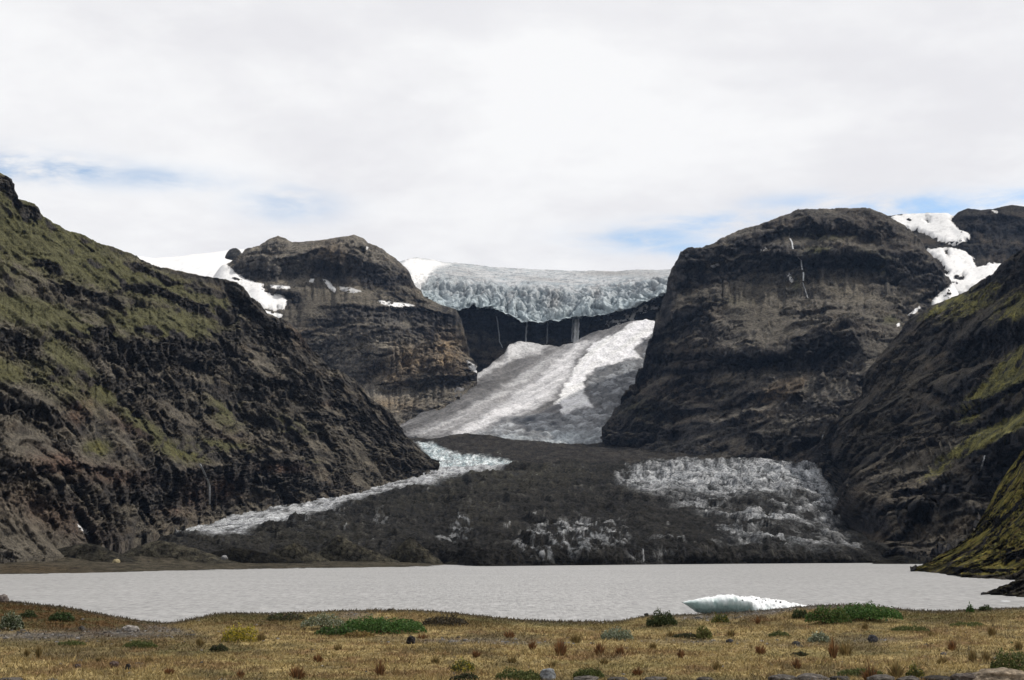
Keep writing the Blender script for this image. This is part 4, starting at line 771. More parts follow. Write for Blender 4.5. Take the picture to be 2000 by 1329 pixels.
# ------------------------------------------------------------------ iceberg
def iceberg():
    t = np.linspace(0, 1, 150); px = 1335 + 247 * t
    top = np.interp(px, [1335, 1350, 1372, 1400, 1425, 1440, 1455, 1490, 1520, 1550, 1582], [1177.2, 1173.5, 1169.5, 1167, 1163, 1163.5, 1167.5, 1169.5, 1174, 1179, 1184.5])
    bot = np.interp(px, [1335, 1350, 1368, 1385, 1420, 1470, 1530, 1582], [1178, 1187, 1199, 1203, 1204.5, 1204, 1200, 1195])
    q1 = np.stack([px / 9, px * 0, px * 0], -1); top = top + 1.5 * fbm(q1, 4, .6, 3) * ss(0, .1, t); D0 = 318.0
    ring = 30; ang = np.linspace(0, 2 * math.pi, ring, endpoint=False); v = np.zeros((150, ring, 3))
    for i in range(150):
        a_ = P(px[i], top[i], np.array(D0)); b_ = P(px[i], bot[i], np.array(D0)); h = a_[2] - b_[2]; cz = (a_[2] + b_[2]) / 2
        dep = 1.2 + 5.0 * math.sin(math.pi * min(1, t[i] * 1.05 + .02)) ** .7
        cy_, sy_ = np.cos(ang), np.sin(ang)
        yy = dep * np.sign(cy_) * np.abs(cy_) ** .75; zz_ = h / 2 * np.sign(sy_) * np.abs(sy_) ** .8
        yy = yy + dep * .35 * (zz_ / (h / 2 + 1e-6)) * -1.0 * (t[i] < .55) * 1.0 + (t[i] >= .55) * dep * .25 * (zz_ / (h / 2 + 1e-6))
        v[i, :, 0] = a_[0]; v[i, :, 1] = D0 + dep + yy; v[i, :, 2] = cz + zz_
    c0 = v.mean(1, keepdims=True); n = v - c0; n /= np.linalg.norm(n, axis=-1, keepdims=True) + 1e-6
    lump = fbm(v / 2.2, 4, .6, 50); scal = ridged(v / 1.3, 2, .5, 55)
    v = v + n * (.5 * lump - .55 * (scal - .4) * (.4 + ss(.45, .7, t))[:, None])[..., None] * (ss(0, .12, t) * ss(1, .93, t))[:, None, None]
    up = n[..., 2]; ice_c = lerp(np.array((.27, .375, .36)), np.array((.82, .83, .83)), ss(-.1, .55, up + .35 * lump + .35 * ss(.42, .62, t)[:, None]))  # snowy top; bare blue green ice, darkened by the front's shade in colour
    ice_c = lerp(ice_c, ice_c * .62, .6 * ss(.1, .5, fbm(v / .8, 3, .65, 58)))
    i_, j_ = np.meshgrid(np.arange(149), np.arange(ring), indexing='ij'); j2 = (j_ + 1) % ring
    f = np.stack([i_ * ring + j_, i_ * ring + j2, (i_ + 1) * ring + j2, (i_ + 1) * ring + j_], -1).reshape(-1, 4)
    base = P(np.array(1420.), np.array(1204.), np.array(D0)); base[2] = 0
    root = mesh_obj('iceberg', v, f, M['berg'], ice_c, loc=base)
    tag(root, 'long white iceberg with a pointed left end and blue green underside', 'iceberg')
    # stones frozen into its back
    rs = np.random.RandomState(4)
    for k in range(14):
        i = rs.randint(66, 138); j = rs.randint(14, 26) % ring
        j = rs.choice([5, 6, 7, 8, 9, 10, 11, 12]); c = v[i, j]; r = rs.uniform(.10, .24)
        sv, sf = ico(2); sv = sv * r * (1 + .3 * fbm(sv * 1.5 + k, 2, .5, k))[:, None] + c
        mesh_obj('stone', sv, sf, M['stone'], np.broadcast_to((.03, .03, .032), sv.shape), parent=root).matrix_parent_inverse = root.matrix_basis.inverted()
def ico(sub):
    ph = (1 + 5 ** .5) / 2
    v = [(-1, ph, 0), (1, ph, 0), (-1, -ph, 0), (1, -ph, 0), (0, -1, ph), (0, 1, ph), (0, -1, -ph), (0, 1, -ph), (ph, 0, -1), (ph, 0, 1), (-ph, 0, -1), (-ph, 0, 1)]
    f = [(0, 11, 5), (0, 5, 1), (0, 1, 7), (0, 7, 10), (0, 10, 11), (1, 5, 9), (5, 11, 4), (11, 10, 2), (10, 7, 6), (7, 1, 8), (3, 9, 4), (3, 4, 2), (3, 2, 6), (3, 6, 8), (3, 8, 9), (4, 9, 5), (2, 4, 11), (6, 2, 10), (8, 6, 7), (9, 8, 1)]
    v = [np.array(x, float) / np.linalg.norm(x) for x in v]
    for _ in range(sub):
        cache, nf = {}, []
        def mid(a, b):
            k = (min(a, b), max(a, b))
            if k not in cache: m = v[a] + v[b]; v.append(m / np.linalg.norm(m)); cache[k] = len(v) - 1
            return cache[k]
        for a, b, c_ in f:
            x, y, z_ = mid(a, b), mid(b, c_), mid(c_, a); nf += [(a, x, z_), (b, y, x), (c_, z_, y), (x, y, z_)]
        f = nf
    return np.array(v), np.array(f, np.int32)
ICO = {k: ico(k) for k in (0, 1, 2, 3, 4)}
iceberg()
sv, sf = ICO[3]; fl = sv * np.array((1.4, .9, .14)) * (1 + .25 * fbm(sv * 1.7, 3, .6, 8))[:, None]; b_ = P(np.array(1964.), np.array(1175.), np.array(Dz(1964., 1175.)))
tag(mesh_obj('ice_floe', fl + b_, sf, M['berg'], np.broadcast_to((.8, .83, .84), fl.shape), loc=b_), 'small flat white ice floe by the rocky spit', 'ice floe')

# ------------------------------------------------------------------ foreground heath
CRX = [(-900, 1150), (-300, 1158), (0, 1173), (60, 1179), (130, 1186), (200, 1200), (270, 1212), (330, 1219), (360, 1213), (430, 1198), (560, 1197.5), (640, 1194), (700, 1192), (800, 1192), (870, 1196), (930, 1202), (1000, 1210), (1100, 1214.5), (1210, 1214.5), (1235, 1208), (1262, 1203), (1340, 1200.5), (1440, 1197), (1520, 1189), (1600, 1182), (1680, 1182), (1730, 1187), (1790, 1193), (1850, 1194), (1900, 1190), (2000, 1187), (2300, 1180), (2900, 1165)]
px = np.concatenate([np.arange(-900, -30, 15.), np.arange(-30, 2030, 2.5), np.arange(2030, 2900, 15.)])
nv = 230; t = np.linspace(0, 1, nv)
cx = np.array(CRX); cy = np.interp(px, cx[:, 0], cx[:, 1]); cy = gsmooth(cy, 6) + 0.9 * fbm(np.stack([px / 14, px * 0, px * 0], -1), 4, .65, 77)
PX = np.repeat(px[:, None], nv, 1); PY = 1560 + (cy - 1560)[:, None] * (1 - (1 - t) ** 1.35)
def plane_D(y): return 2.25 * FPX / (y - 1070.0)
Dp = plane_D(PY); yb = 1246.0; Db = plane_D(yb)
rise = np.clip((yb - PY) / (yb - cy[:, None]), 0, 1)
D = np.where(PY > yb, Dp, Db + (46 - Db) * rise)
pg = P(PX, PY, D)
rel = .10 * fbm(pg / 2.6, 3, .5, 60) + .045 * fbm(pg / .55, 3, .6, 64) + .02 * fbm(pg / .14, 2, .6, 68)
pg[..., 2] += rel * ss(1, .9, np.repeat(t[None], len(px), 0)) - .0
gp = pg.copy(); gsx, gsy = proj(gp)
a = fbm(pg / 3.0, 4, .6, 71); b = fbm(pg / .5, 4, .65, 75); d_ = fbm(pg / np.array((1.2, .8, .5)), 4, .6, 79)
GOLD = np.array((.245, .186, .084)); RUST = np.array((.15, .09, .044)); OLIV = np.array((.09, .085, .032)); GRAV = np.array((.125, .112, .10)); DKS = np.array((.055, .042, .028))
c = lerp(GOLD, GOLD * 1.3, ss(-.2, .5, b)); c = lerp(c, RUST, .8 * ss(.0, .45, d_ + .4 * a)); c = lerp(c, np.array((.095, .078, .042)), .7 * ss(.05, .4, fbm(pg / np.array((2.6, 4.5, 2.)) + 7, 4, .65, 83))); c = lerp(c, OLIV, .5 * ss(.15, .6, -a + .4 * b)); c = lerp(c, DKS, .6 * ss(.3, .6, -b - .3 * d_))
hill = ss(1250, 1232, gsy)
rustm = blob(gsx, gsy, [(80, 1204, 260, 32, 9, 1.2), (120, 1200, 170, 24, 8, 1), (270, 1222, 80, 14, 8, .8), (480, 1215, 120, 16, 0, .55), (900, 1215, 90, 14, 6, .6), (1480, 1212, 60, 12, 0, .7), (1900, 1205, 160, 10, 0, .4)])
c = lerp(c, lerp(np.array((.085, .047, .019)), np.array((.062, .052, .022)), ss(-.2, .3, b)), np.clip(1.3 * rustm, 0, .95))
c = lerp(c, OLIV * .8, np.clip(blob(gsx, gsy, [(450, 1205, 130, 12, 0, .9), (960, 1212, 80, 10, 5, .7), (1150, 1220, 160, 8, 0, .7), (640, 1215, 80, 20, 0, .4), (1800, 1205, 160, 10, 0, .8)]) * (.8 + b), 0, .9))
gr = np.clip(blob(gsx, gsy, [(80, 1242, 180, 9, 0, 1.0), (240, 1238, 120, 10, 0, .9), (330, 1232, 60, 8, 8, .8), (900, 1252, 140, 5, 0, .75), (1010, 1256, 90, 5, 0, .6), (1500, 1196, 70, 7, -6, 1), (1600, 1187, 70, 5, 0, .8), (1380, 1207, 80, 5, 0, .7), (1350, 1254, 120, 4, 0, .5), (1720, 1250, 70, 5, 0, .6), (1540, 1262, 60, 4, 0, .4), (690, 1203, 40, 10, 0, .7)]) * (.95 + .5 * b), 0, .95)
c = lerp(c, lerp(GRAV, GRAV * .55, ss(-.2, .4, b)), gr)
edge = ss(7, 1, gsy - cy[:, None]); c = lerp(c, np.array((.055, .048, .038)), .8 * edge)
# far side of the bank runs down under the lake
rows = [pg]; cr_ = [c]
for k in range(1, 13):
    o_ = np.array((0, 3.2 * k, -14.5 * (k / 12.) ** 1.25)); q = pg[:, -1:] + o_
    rows.append(q); cr_.append(np.broadcast_to(np.array((.06, .053, .045)), q.shape))
pf = np.concatenate(rows, 1); cf = np.concatenate(cr_, 1)
f = grid_faces(pf.shape[0], pf.shape[1]); nn = normals(pf)
if nn[..., 2].mean() < 0: f = f[:, ::-1]
tag(mesh_obj('ground', pf, f, M['soil'], cf), 'dry golden brown heath bank in the foreground', 'ground', 'structure')

def ground_at(x, y):
    """point of the heath under a pixel of the photograph"""
    i = int(np.argmin(np.abs(px - x))); k = int(np.argmin(np.abs(gsy[i] - y))); return gp[i, k].copy(), c[i, k]
rs = np.random.RandomState(11)

# grass: one mass of short blades
N = 190000
iu = rs.uniform(0, len(px) - 1.01, N); core = np.searchsorted(px, -40), np.searchsorted(px, 2040)
yy = rs.uniform(0.30, 0.999, N) ; tv = np.clip(yy, 0, 1) * (nv - 1.01)
i0, j0 = iu.astype(int), tv.astype(int); fu, fv = (iu - i0)[:, None], (tv - j0)[:, None]
def bil(A): return A[i0, j0] * (1 - fu) * (1 - fv) + A[i0 + 1, j0] * fu * (1 - fv) + A[i0, j0 + 1] * (1 - fu) * fv + A[i0 + 1, j0 + 1] * fu * fv
pb = bil(gp); cb = bil(c); grv = bil(gr[..., None])[:, 0]; ab = bil(a[..., None])[:, 0]
keep = rs.rand(N) > np.clip(grv * 1.05, 0, .96); pb, cb, ab = pb[keep], cb[keep], ab[keep]; N = len(pb)
hgt = (.03 + .07 * rs.rand(N) ** 2.2) * (1 + .6 * ab); ang = rs.rand(N) * 6.283; wd = .006 + .008 * rs.rand(N); wd = wd * (1 + pb[:, 1] / 45.)
lean = np.stack([rs.normal(0, .55, N), rs.normal(0, .55, N), np.ones(N)], -1) * hgt[:, None]
side = np.stack([np.cos(ang), np.sin(ang) * .4, np.zeros(N)], -1) * wd[:, None]
vb = np.stack([pb - side, pb + side, pb + lean], 1) - np.array((0, 0, .006))
tint = np.stack([rs.uniform(.7, 1.45, N)] * 3, -1) * np.array((1.0, 1.0, .95)); cc = cb * tint
k = rs.rand(N); cc[k < .10] = cc[k < .10] * 1.35 + .02; cc[(k > .9) & (k < .95)] *= .45; cc[k > .95] = cc[k > .95] * .6 + np.array((.10, .05, .02)) * .4
o = mesh_obj('grass', vb.reshape(-1, 3), np.arange(3 * N).reshape(-1, 3), M['leaf'], np.repeat(cc, 3, 0), smooth=False)
tag(o, 'short dry golden grass and moss covering the foreground heath', 'grass', 'stuff')

# gravel: loose small stones on the bare strips
iv, if_ = ICO[0]; NS = 5200; vs, fs, cs = [], [], []
iu = rs.uniform(core[0], core[1], 60000).astype(int); jv = (rs.uniform(.3, .995, 60000) * (nv - 1)).astype(int)
wgt = gr[iu, jv] + .012 + .5 * edge[iu, jv] * .3; sel = np.nonzero(rs.rand(60000) < wgt * .55)[0][:NS]
for n_, k in enumerate(sel):
    r = .012 + .05 * rs.rand() ** 3; m = iv * (1 + .25 * rs.normal(size=(12, 1))) * np.array((r * rs.uniform(.8, 1.6), r, r * .65)); vs.append(m + gp[iu[k], jv[k]]); fs.append(if_ + 12 * n_)
    cs.append(np.repeat((np.array((.15, .14, .13)) * rs.uniform(.35, 1.5))[None], 12, 0))
o = mesh_obj('gravel', np.concatenate(vs), np.concatenate(fs), M['stone'], np.concatenate(cs), smooth=False)
tag(o, 'loose grey gravel on the bare strips of the heath', 'gravel', 'stuff')

# ---- plants
def leaves(n, rx, ry, rz, size, seed, palette, dome_p=.55, spiky=0.0):
    r = np.random.RandomState(seed)
    th = r.rand(n) * 6.283; rad = np.sqrt(r.rand(n)); sx_ = rad * np.cos(th); sy_ = rad * np.sin(th)
    lump = 1 + .8 * fbm(np.stack([sx_ * 2.2 * max(1, rx / rz * .4), sy_ * 2.2, np.full(n, seed * .37)], -1), 3, .6, seed)
    topz = rz * np.clip(1 - rad ** 2, 0, 1) ** dome_p * lump; z = topz * (1 - .75 * r.rand(n) ** 1.6)
    p = np.stack([sx_ * rx, sy_ * ry, z], -1)
    d1 = r.normal(size=(n, 3)) + np.array((0, 0, spiky)); d1 /= np.linalg.norm(d1, axis=1, keepdims=True)
    d2 = np.cross(d1, r.normal(size=(n, 3))); d2 /= np.linalg.norm(d2, axis=1, keepdims=True) + 1e-6
    z = np.maximum(z, 0); p[:, 2] = z; s = size * r.uniform(.6, 1.4, n)[:, None]
    v = np.stack([p - d1 * s * .5, p + d2 * s * .32, p + d1 * s * .7, p - d2 * s * .32], 1).reshape(-1, 3)
    pal = np.asarray(palette); cidx = r.randint(0, len(pal), n); cc = pal[cidx] * r.uniform(.7, 1.3, n)[:, None]
    return v, np.arange(4 * n).reshape(-1, 4), np.repeat(cc, 4, 0)
def twigs(n, rx, ry, rz, rad, seed):
    r = np.random.RandomState(seed + 5); vs, fs, k = [], [], 0
    for i in range(n):
        a0 = r.rand() * 6.283; q = np.sqrt(r.rand()) * .8; tip = np.array((q * rx * math.cos(a0), q * ry * math.sin(a0), rz * (1 - q * q) ** .55 * r.uniform(.6, .95))); root = np.array((tip[0] * .25, tip[1] * .25, -.03))
        midp = (root + tip) / 2 + r.normal(size=3) * rz * .12; ring = []
        for c0, rr in ((root, rad), (midp, rad * .7), (tip, rad * .3)):
            for m in range(4): vs.append(c0 + rr * np.array((math.cos(m * 1.571), math.sin(m * 1.571), 0)))
        for s_ in range(2):
            for m in range(4): fs.append((k + s_ * 4 + m, k + s_ * 4 + (m + 1) % 4, k + s_ * 4 + 4 + (m + 1) % 4, k + s_ * 4 + 4 + m))
        k += 12
    return np.array(vs), np.array(fs, np.int32)
GREEN = [(.045, .10, .022), (.06, .125, .028), (.034, .07, .018), (.085, .14, .036)]
DKG = [(.032, .045, .018), (.042, .06, .022), (.062, .075, .03)]
CUSH = [(.085, .105, .03), (.065, .08, .025), (.11, .12, .04), (.05, .06, .02)]
SAGE = [(.22, .24, .17), (.30, .32, .24), (.14, .16, .10), (.10, .12, .06)]
YELL = [(.33, .26, .03), (.42, .34, .04), (.12, .12, .03), (.2, .17, .04)]
DRYB = [(.05, .042, .028), (.03, .025, .018), (.075, .06, .035)]
def shrub(x, y, wpx, hpx, pal, label, name='shrub', cat='shrub', seed=0, n=1500, leaf=.05, twig=14, group=None, spiky=0., deep=.6, dp=.42):
    b0, _ = ground_at(x, y + hpx * .45); Dd = b0[1]; rx = wpx / 2 / FPX * Dd; rz = hpx / FPX * Dd * 1.05
    root = empty(name, b0); v, f, cc = leaves(n, rx, rx * deep, rz, leaf, seed, pal, spiky=spiky, dome_p=dp)
    mesh_obj('foliage', v, f, M['leaf'], cc, parent=root, smooth=False)
    if twig:
        tv_, tf = twigs(twig, rx, rx * deep, rz, .012, seed); mesh_obj('twig', tv_, tf, M['twig'], np.broadcast_to((.07, .05, .035), tv_.shape), parent=root)
    return tag(root, label, cat, None, group)
shrub(745, 1225, 172, 25, GREEN, 'wide bright green low willow thicket on the bank left of centre', 'willow_shrub', seed=1, n=5200, twig=40)
shrub(655, 1236, 80, 14, DKG + GREEN[:2], 'dark low green fringe at the left end of the wide willow thicket', seed=2, n=1300, twig=8)
shrub(1692, 1200, 138, 24, GREEN, 'dense green willow thicket on the crest at the right', 'willow_shrub', seed=3, n=4800, twig=40)
shrub(1618, 1205, 90, 26, GREEN + CUSH, 'paler green willow thicket left of the dense crest thicket', 'willow_shrub', seed=4, n=2800, twig=30)
shrub(1562, 1201, 32, 15, DKG, 'small dark round bush left of the two crest thickets', seed=5, n=700)
shrub(1293, 1213, 60, 22, DKG + [(.06, .075, .025)], 'dark green rounded bush on the crest left of the iceberg', seed=6, n=2200, twig=20)
shrub(1408, 1211, 36, 16, YELL[2:] + CUSH, 'yellow green leafy herb below the iceberg', 'herb', 'plant', seed=7, n=600, twig=6)
shrub(1375, 1239, 32, 20, [(.11, .12, .035), (.15, .14, .05)], 'upright yellow green herb standing alone in the middle right heath', 'herb', 'plant', seed=8, n=600, spiky=1.2, twig=6)
shrub(1896, 1190, 17, 15, GREEN[:3], 'tiny green sapling on the crest against the lake', 'sapling', 'plant', seed=9, n=260, twig=5, dp=.9)
shrub(1925, 1189, 26, 9, DKG, 'low dark bush right of the tiny crest sapling', seed=10, n=320, twig=4)
shrub(120, 1207, 50, 15, DKG + GREEN[2:3], 'dark green shrub on the rusty left bank, right of the pale shrub', seed=11, n=1100)
shrub(55, 1202, 34, 11, DKG, 'small dark shrub near the top of the rusty left bank', seed=12, n=600)
shrub(22, 1218, 46, 26, SAGE + DKG, 'pale sage green shrub at the left edge of the bank', seed=13, n=1500, twig=12)
shrub(1206, 1241, 66, 20, SAGE, 'wide pale woolly mat plant in the middle of the heath', 'mat_plant', 'plant', seed=14, n=1700, twig=6, leaf=.04)
shrub(1600, 1250, 44, 16, SAGE, 'pale woolly cushion plant right of the grey pebbly strip', 'mat_plant', 'plant', seed=15, n=1000, twig=4, leaf=.04)
shrub(632, 1216, 90, 22, SAGE[1:] + [(.16, .15, .08)], 'pale lichen covered dwarf shrub on the bank left of the willow thicket', seed=16, n=1500, twig=10)
shrub(470, 1245, 74, 30, YELL, 'yellow flowering bedstraw clump on the left heath', 'flower_clump', 'plant', seed=17, n=1900, twig=8, leaf=.04, spiky=1.)
shrub(905, 1305, 46, 20, YELL[1:] + CUSH, 'small yellow flowering clump at the lower centre left', 'flower_clump', 'plant', seed=18, n=1000, twig=5, leaf=.03, spiky=1.)
shrub(1788, 1316, 36, 22, YELL[2:] + CUSH, 'yellow green tuft beside the tan boulder', 'herb', 'plant', seed=19, n=800, twig=4, leaf=.03, spiky=1.)
shrub(1975, 1298, 80, 40, CUSH, 'green leafy plant behind the tan boulder at the right edge', 'herb', 'plant', seed=20, n=1800, twig=10, leaf=.035, spiky=.6)
shrub(700, 1240, 60, 8, [(.13, .08, .03), (.2, .15, .05)], 'reddish dwarf fringe below the wide willow thicket', seed=21, n=500, twig=3)
shrub(560, 1208, 80, 12, DKG + DRYB, 'dark heather strip on the crest left of the willow thicket', 'heather', seed=22, n=900, twig=6)
shrub(870, 1216, 90, 16, DRYB, 'dark dead crowberry patch right of the wide willow thicket', 'heather', seed=23, n=1400, twig=10)
for i, (x, y, w_, h_, lb) in enumerate([
    (272, 1260, 68, 13, 'oval green moss cushion on the left heath, the right one of a pair'), (140, 1258, 56, 9, 'thin oval green moss cushion on the left heath, the left one of a pair'),
    (1013, 1319, 92, 22, 'large green moss cushion left of the round grey stone at the bottom'), (1150, 1316, 60, 20, 'green moss cushion right of the round grey stone at the bottom'),
    (908, 1324, 58, 14, 'dark moss cushion at the bottom below the small yellow clump'), (1523, 1239, 44, 12, 'small dark green moss cushion left of the pale woolly cushion'),
    (1777, 1228, 76, 12, 'long flat moss cushion below the crest thickets'), (1889, 1219, 72, 10, 'long flat moss cushion below the crest sapling'),
    (428, 1267, 36, 13, 'dark round moss cushion under the yellow bedstraw clump'), (1340, 1242, 50, 9, 'dark flat moss cushion beside the upright yellow green herb'),
    (1562, 1278, 38, 7, 'thin brown moss cushion in the middle right heath'), (1680, 1315, 90, 14, 'wide dull moss cushion at the bottom behind the stone row')]):
    shrub(x, y + h_ * .1, w_, h_ * .75, CUSH if i not in (4, 8, 9, 10) else DKG + DRYB, lb, 'moss_cushion', 'moss cushion', seed=40 + i, n=int(900 + w_ * 14), leaf=.028, twig=0, spiky=.8, dp=.4)
def tuft(x, y, wpx, hpx, pal, label, seed, group=None, n=110):
    b0, _ = ground_at(x, y + hpx * .4); Dd = b0[1]; rx = wpx / 2 / FPX * Dd; h = hpx / FPX * Dd * 1.15
    r = np.random.RandomState(seed); th = r.rand(n) * 6.283; q = np.sqrt(r.rand(n)); rootp = np.stack([np.cos(th) * q * rx * .35, np.sin(th) * q * rx * .3, np.full(n, -.01)], -1)
    tip = np.stack([np.cos(th) * q * rx * 1.05, np.sin(th) * q * rx * .8, h * (1 - .55 * q * q) * r.uniform(.55, 1.05, n)], -1) + r.normal(size=(n, 3)) * rx * .1
    sd_ = np.stack([np.sin(th + 1), np.cos(th + 1) * .5, th * 0], -1) * .009
    md = (rootp + tip) / 2 + np.array((0, 0, 1)) * h * .1
    v = np.stack([rootp - sd_, rootp + sd_, md + sd_ * .9, md - sd_ * .9, tip], 1).reshape(-1, 3)
    k = np.arange(n)[:, None] * 5; f = np.concatenate([k + np.array((0, 1, 2)), k + np.array((0, 2, 3)), k + np.array((3, 2, 4))])
    cc = np.asarray(pal)[r.randint(0, len(pal), n)] * r.uniform(.7, 1.35, n)[:, None]
    o = mesh_obj('grass_tuft', v + b0, f, M['leaf'], np.repeat(cc, 5, 0), loc=b0, smooth=False)
    return tag(o, label, 'grass tuft', None, group)
REDT = [(.17, .08, .034), (.13, .06, .028), (.22, .115, .045), (.10, .06, .03)]; BRT = [(.19, .13, .052), (.12, .085, .036), (.24, .17, .07), (.15, .12, .045)]
LM = [(1070, 1318, 'round grey stone'), (1948, 1318, 'large tan boulder'), (740, 1225, 'wide willow thicket'), (470, 1245, 'yellow bedstraw clump'), (905, 1305, 'small yellow clump'), (1206, 1241, 'pale woolly mat'), (1600, 1250, 'pale woolly cushion'), (1706, 1250, 'blue grey stone'), (803, 1251, 'black upright stone'),
      (272, 1260, 'oval moss cushion'), (1150, 1316, 'moss cushion by the grey stone'), (1523, 1239, 'small dark moss cushion'), (1777, 1228, 'long flat moss cushion'), (1375, 1238, 'upright yellow green herb'), (1293, 1213, 'dark rounded crest bush'), (1692, 1200, 'dense crest thicket'), (249, 1304, 'small black stone'), (1585, 1318, 'largest stone of the bottom row'), (1562, 1278, 'thin brown moss cushion'), (428, 1267, 'dark cushion under the bedstraw'), (1842, 1280, 'small grey stone')]
used_labels = set()
def tuft_label(x, y, w_, h_, colour):
    size = ('tall ' if h_ >= 30 else 'wide low ' if w_ > 1.6 * h_ else 'small ' if h_ <= 16 else '')
    for (lx, ly, nm) in sorted(LM, key=lambda q: math.hypot(q[0] - x, (q[1] - y) * 2.5)):
        dx, dy = x - lx, (y - ly) * 2.5
        far = '' if math.hypot(dx, dy) < 70 else 'some way '
        way = ('right of' if dx > 0 else 'left of') if abs(dx) > abs(dy) else ('in front of' if dy > 0 else 'behind')
        l = f'{size}{colour} tuft {far}{way} the {nm}'
        if l not in used_labels: used_labels.add(l); return l
G1 = 'rusty red dry tufts on the heath'; G2 = 'brown dry grass tufts on the heath'
for i, (x, y, w_, h_) in enumerate([(580, 1318, 42, 34), (742, 1308, 26, 30), (1094, 1268, 34, 34), (1627, 1268, 26, 40), (1700, 1316, 44, 40), (1170, 1270, 28, 24), (1040, 1262, 20, 18), (1210, 1272, 22, 20), (1485, 1270, 30, 22), (825, 1245, 34, 12), (995, 1240, 30, 14), (1480, 1215, 12, 18), (620, 1288, 24, 16), (330, 1310, 30, 14), (1860, 1262, 26, 22), (1245, 1312, 26, 16), (470, 1318, 20, 14), (1330, 1278, 20, 18), (1555, 1300, 24, 22), (930, 1278, 22, 14)]):
    tuft(x, y, w_, h_, REDT, tuft_label(x, y, w_, h_, 'rusty red'), 200 + i, G1)
for i, (x, y, w_, h_) in enumerate([(75, 1276, 16, 24), (52, 1276, 14, 18), (390, 1256, 22, 18), (510, 1245, 22, 18), (1125, 1247, 34, 20), (1652, 1268, 44, 30), (1750, 1310, 44, 34), (1937, 1234, 24, 20), (1900, 1284, 22, 24), (1924, 1284, 20, 24), (1310, 1240, 22, 14), (1428, 1238, 24, 16), (1690, 1224, 20, 14), (1840, 1292, 26, 18), (660, 1266, 22, 12), (195, 1290, 24, 12), (850, 1290, 22, 14), (1000, 1290, 24, 14), (1400, 1300, 24, 18), (290, 1292, 20, 12), (1080, 1300, 22, 14), (1180, 1292, 22, 14), (1275, 1262, 20, 14), (1990, 1262, 22, 18), (1820, 1240, 22, 12)]):
    tuft(x, y, w_, h_, BRT, tuft_label(x, y, w_, h_, 'dry brown'), 300 + i, G2)

# ---- stones
def stone(x, y, wpx, hpx, tint, label, seed, name='stone', cat='stone', deep=.8, sub=3, group=None):
    b0, _ = ground_at(x, min(y + hpx * .4, 1420)); Dd = b0[1]; rx = wpx / 2 / FPX * Dd; rz = hpx / FPX * Dd * .62
    v, f = ICO[sub]; q = v * (1 + .28 * fbm(v * 1.1 + seed, 3, .55, seed) - .10 * ridged(v * 2.3 + seed, 2, .5, seed + 3) + .05 * fbm(v * 5 + seed, 2, .5, seed + 7))[:, None]
    q = np.sign(q) * np.abs(q) ** .9; p = q * np.array((rx, rx * deep, rz)) + b0 + np.array((0, 0, rz * .55))
    lich = fbm(v * 3 + seed, 3, .6, seed + 9); cc = lerp(np.array(tint) * .7, np.array(tint) * 1.15, ss(-.3, .3, lich)); cc = lerp(cc, (.30, .29, .25), .5 * ss(.35, .6, lich))
    o = mesh_obj(name, p, f, M['stone'], cc, loc=b0); return tag(o, label, cat, None, group)
stone(1950, 1330, 120, 40, (.23, .185, .135), 'large tan boulder in the bottom right corner', 501, 'boulder', 'boulder', sub=4)
stone(1892, 1331, 70, 28, (.09, .075, .065), 'dark boulder leaning against the left of the tan boulder', 502, 'boulder', 'boulder', sub=4)
stone(1070, 1320, 32, 24, (.22, .23, .24), 'round grey stone between two moss cushions at the bottom', 503)
stone(6, 1170, 22, 15, (.13, .11, .10), 'dark stone on the crest at the left edge', 504)
stone(254, 1228, 34, 12, (.26, .24, .22), 'pale flat stone on the gravel of the left bank', 505)
stone(803, 1251, 17, 16, (.025, .022, .022), 'small black upright stone below the willow thicket', 506)
stone(1706, 1250, 18, 15, (.06, .06, .068), 'small dark blue grey stone below the long moss cushion', 507)
stone(1556, 1258, 16, 10, (.05, .05, .05), 'small black stone left of the pale woolly cushion', 508)
stone(223, 1296, 18, 11, (.10, .07, .06), 'brown half buried stone on the left heath, left of the black one', 509)
stone(249, 1304, 11, 13, (.03, .026, .024), 'small black stone on the lower left heath', 510)
stone(149, 1302, 15, 9, (.09, .065, .055), 'small brown stone on the far lower left heath', 511)
stone(1426, 1253, 14, 8, (.05, .05, .055), 'tiny dark stone under the dark flat moss cushion', 512)
stone(762, 1192, 10, 5, (.03, .03, .03), 'tiny black stone on the crest above the willow thicket', 513)
stone(1262, 1200, 9, 6, (.03, .03, .03), 'tiny black stone on the crest left of the dark rounded bush', 514)
stone(160, 1228, 14, 10, (.07, .065, .06), 'small dark stone on the gravel strip of the left bank', 515)
stone(1842, 1280, 12, 9, (.14, .13, .13), 'small grey stone in the right hand heath', 516)
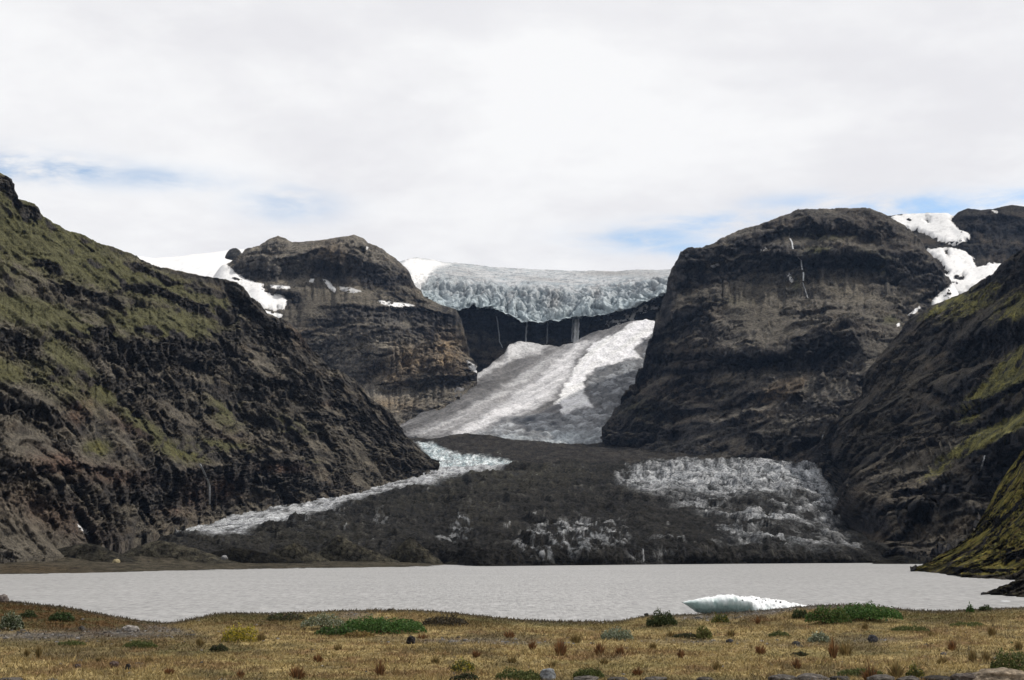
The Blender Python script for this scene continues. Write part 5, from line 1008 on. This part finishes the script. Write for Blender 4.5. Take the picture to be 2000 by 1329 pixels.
for i, (x, w_, h_, tn, lb) in enumerate([(1145, 50, 14, .13, 'flat grey stone at the bottom under the right moss cushion'), (1205, 46, 12, .08, 'dark flat stone at the bottom left of centre right'), (1280, 44, 14, .11, 'purplish flat stone in the bottom row'),
    (1378, 34, 14, .1, 'low brown stone at the bottom left of the blue grey stone'), (1530, 56, 20, .10, 'broad blue grey stone in the bottom row'), (1585, 66, 26, .14, 'largest pale grey stone in the bottom row'), (1640, 40, 14, .07, 'dark low stone right of the largest pale grey one'),
    (1722, 52, 22, .13, 'pinkish grey stone in the bottom row under the red tuft'), (1775, 46, 16, .11, 'grey stone between the pinkish stone and the boulders'), (1830, 60, 18, .05, 'black stone left of the boulders'), (20, 50, 10, .10, 'low brown stone in the bottom left corner')]):
    stone(x, 1328, w_, h_ * .8, (tn * .85, tn * .76, tn * .68), lb, 530 + i)
# a few pale boulders on the far beach, read as single specks
for i, (x, y, w_, lb) in enumerate([(227, 1098, 14, 'pale yellowish boulder on the far gravel beach'), (438, 1090, 12, 'grey ice block in front of the black flat mound')]):
    Dd = 1080. if i == 0 else 1170.; b0 = P(np.array(float(x)), np.array(float(y)), np.array(Dd)); v, f = ICO[3]; s = w_ / 2 / FPX * Dd
    p = v * (1 + .3 * fbm(v * 1.5 + i, 3, .6, i))[:, None] * np.array((s, s, s * .8)) + b0
    tag(mesh_obj('boulder', p, f, M['stone'], np.broadcast_to(((.26, .22, .13), (.2, .2, .2))[i], p.shape), loc=b0), lb, 'boulder')

hm = bpy.data.materials.new('thin_mountain_air'); hm.use_nodes = True; t = NT(hm.node_tree); t.n.clear()
pv = t.new('ShaderNodeVolumePrincipled'); pv.inputs['Color'].default_value = (.42, .62, 1.0, 1); pv.inputs['Density'].default_value = 7.5e-6; pv.inputs['Anisotropy'].default_value = 0.2
o_ = t.new('ShaderNodeOutputMaterial'); t.link(pv.outputs[0], o_.inputs['Volume'])
bx = np.array([(x, y, z) for x in (-15500, 15500) for y in (-3500, 30500) for z in (-7.2, 1500)], float)
hz = mesh_obj('haze', bx, [(0, 1, 3, 2), (4, 6, 7, 5), (0, 4, 5, 1), (2, 3, 7, 6), (0, 2, 6, 4), (1, 5, 7, 3)], hm, smooth=False)
tag(hz, 'thin blue air over the whole valley', 'haze', 'stuff')

print('tris', sum(sum(max(0, q_.loop_total - 2) for q_ in o.data.polygons) if len(o.data.polygons) < 500 else (len(o.data.loops) - 2 * len(o.data.polygons)) for o in sc.objects if o.type == 'MESH'))
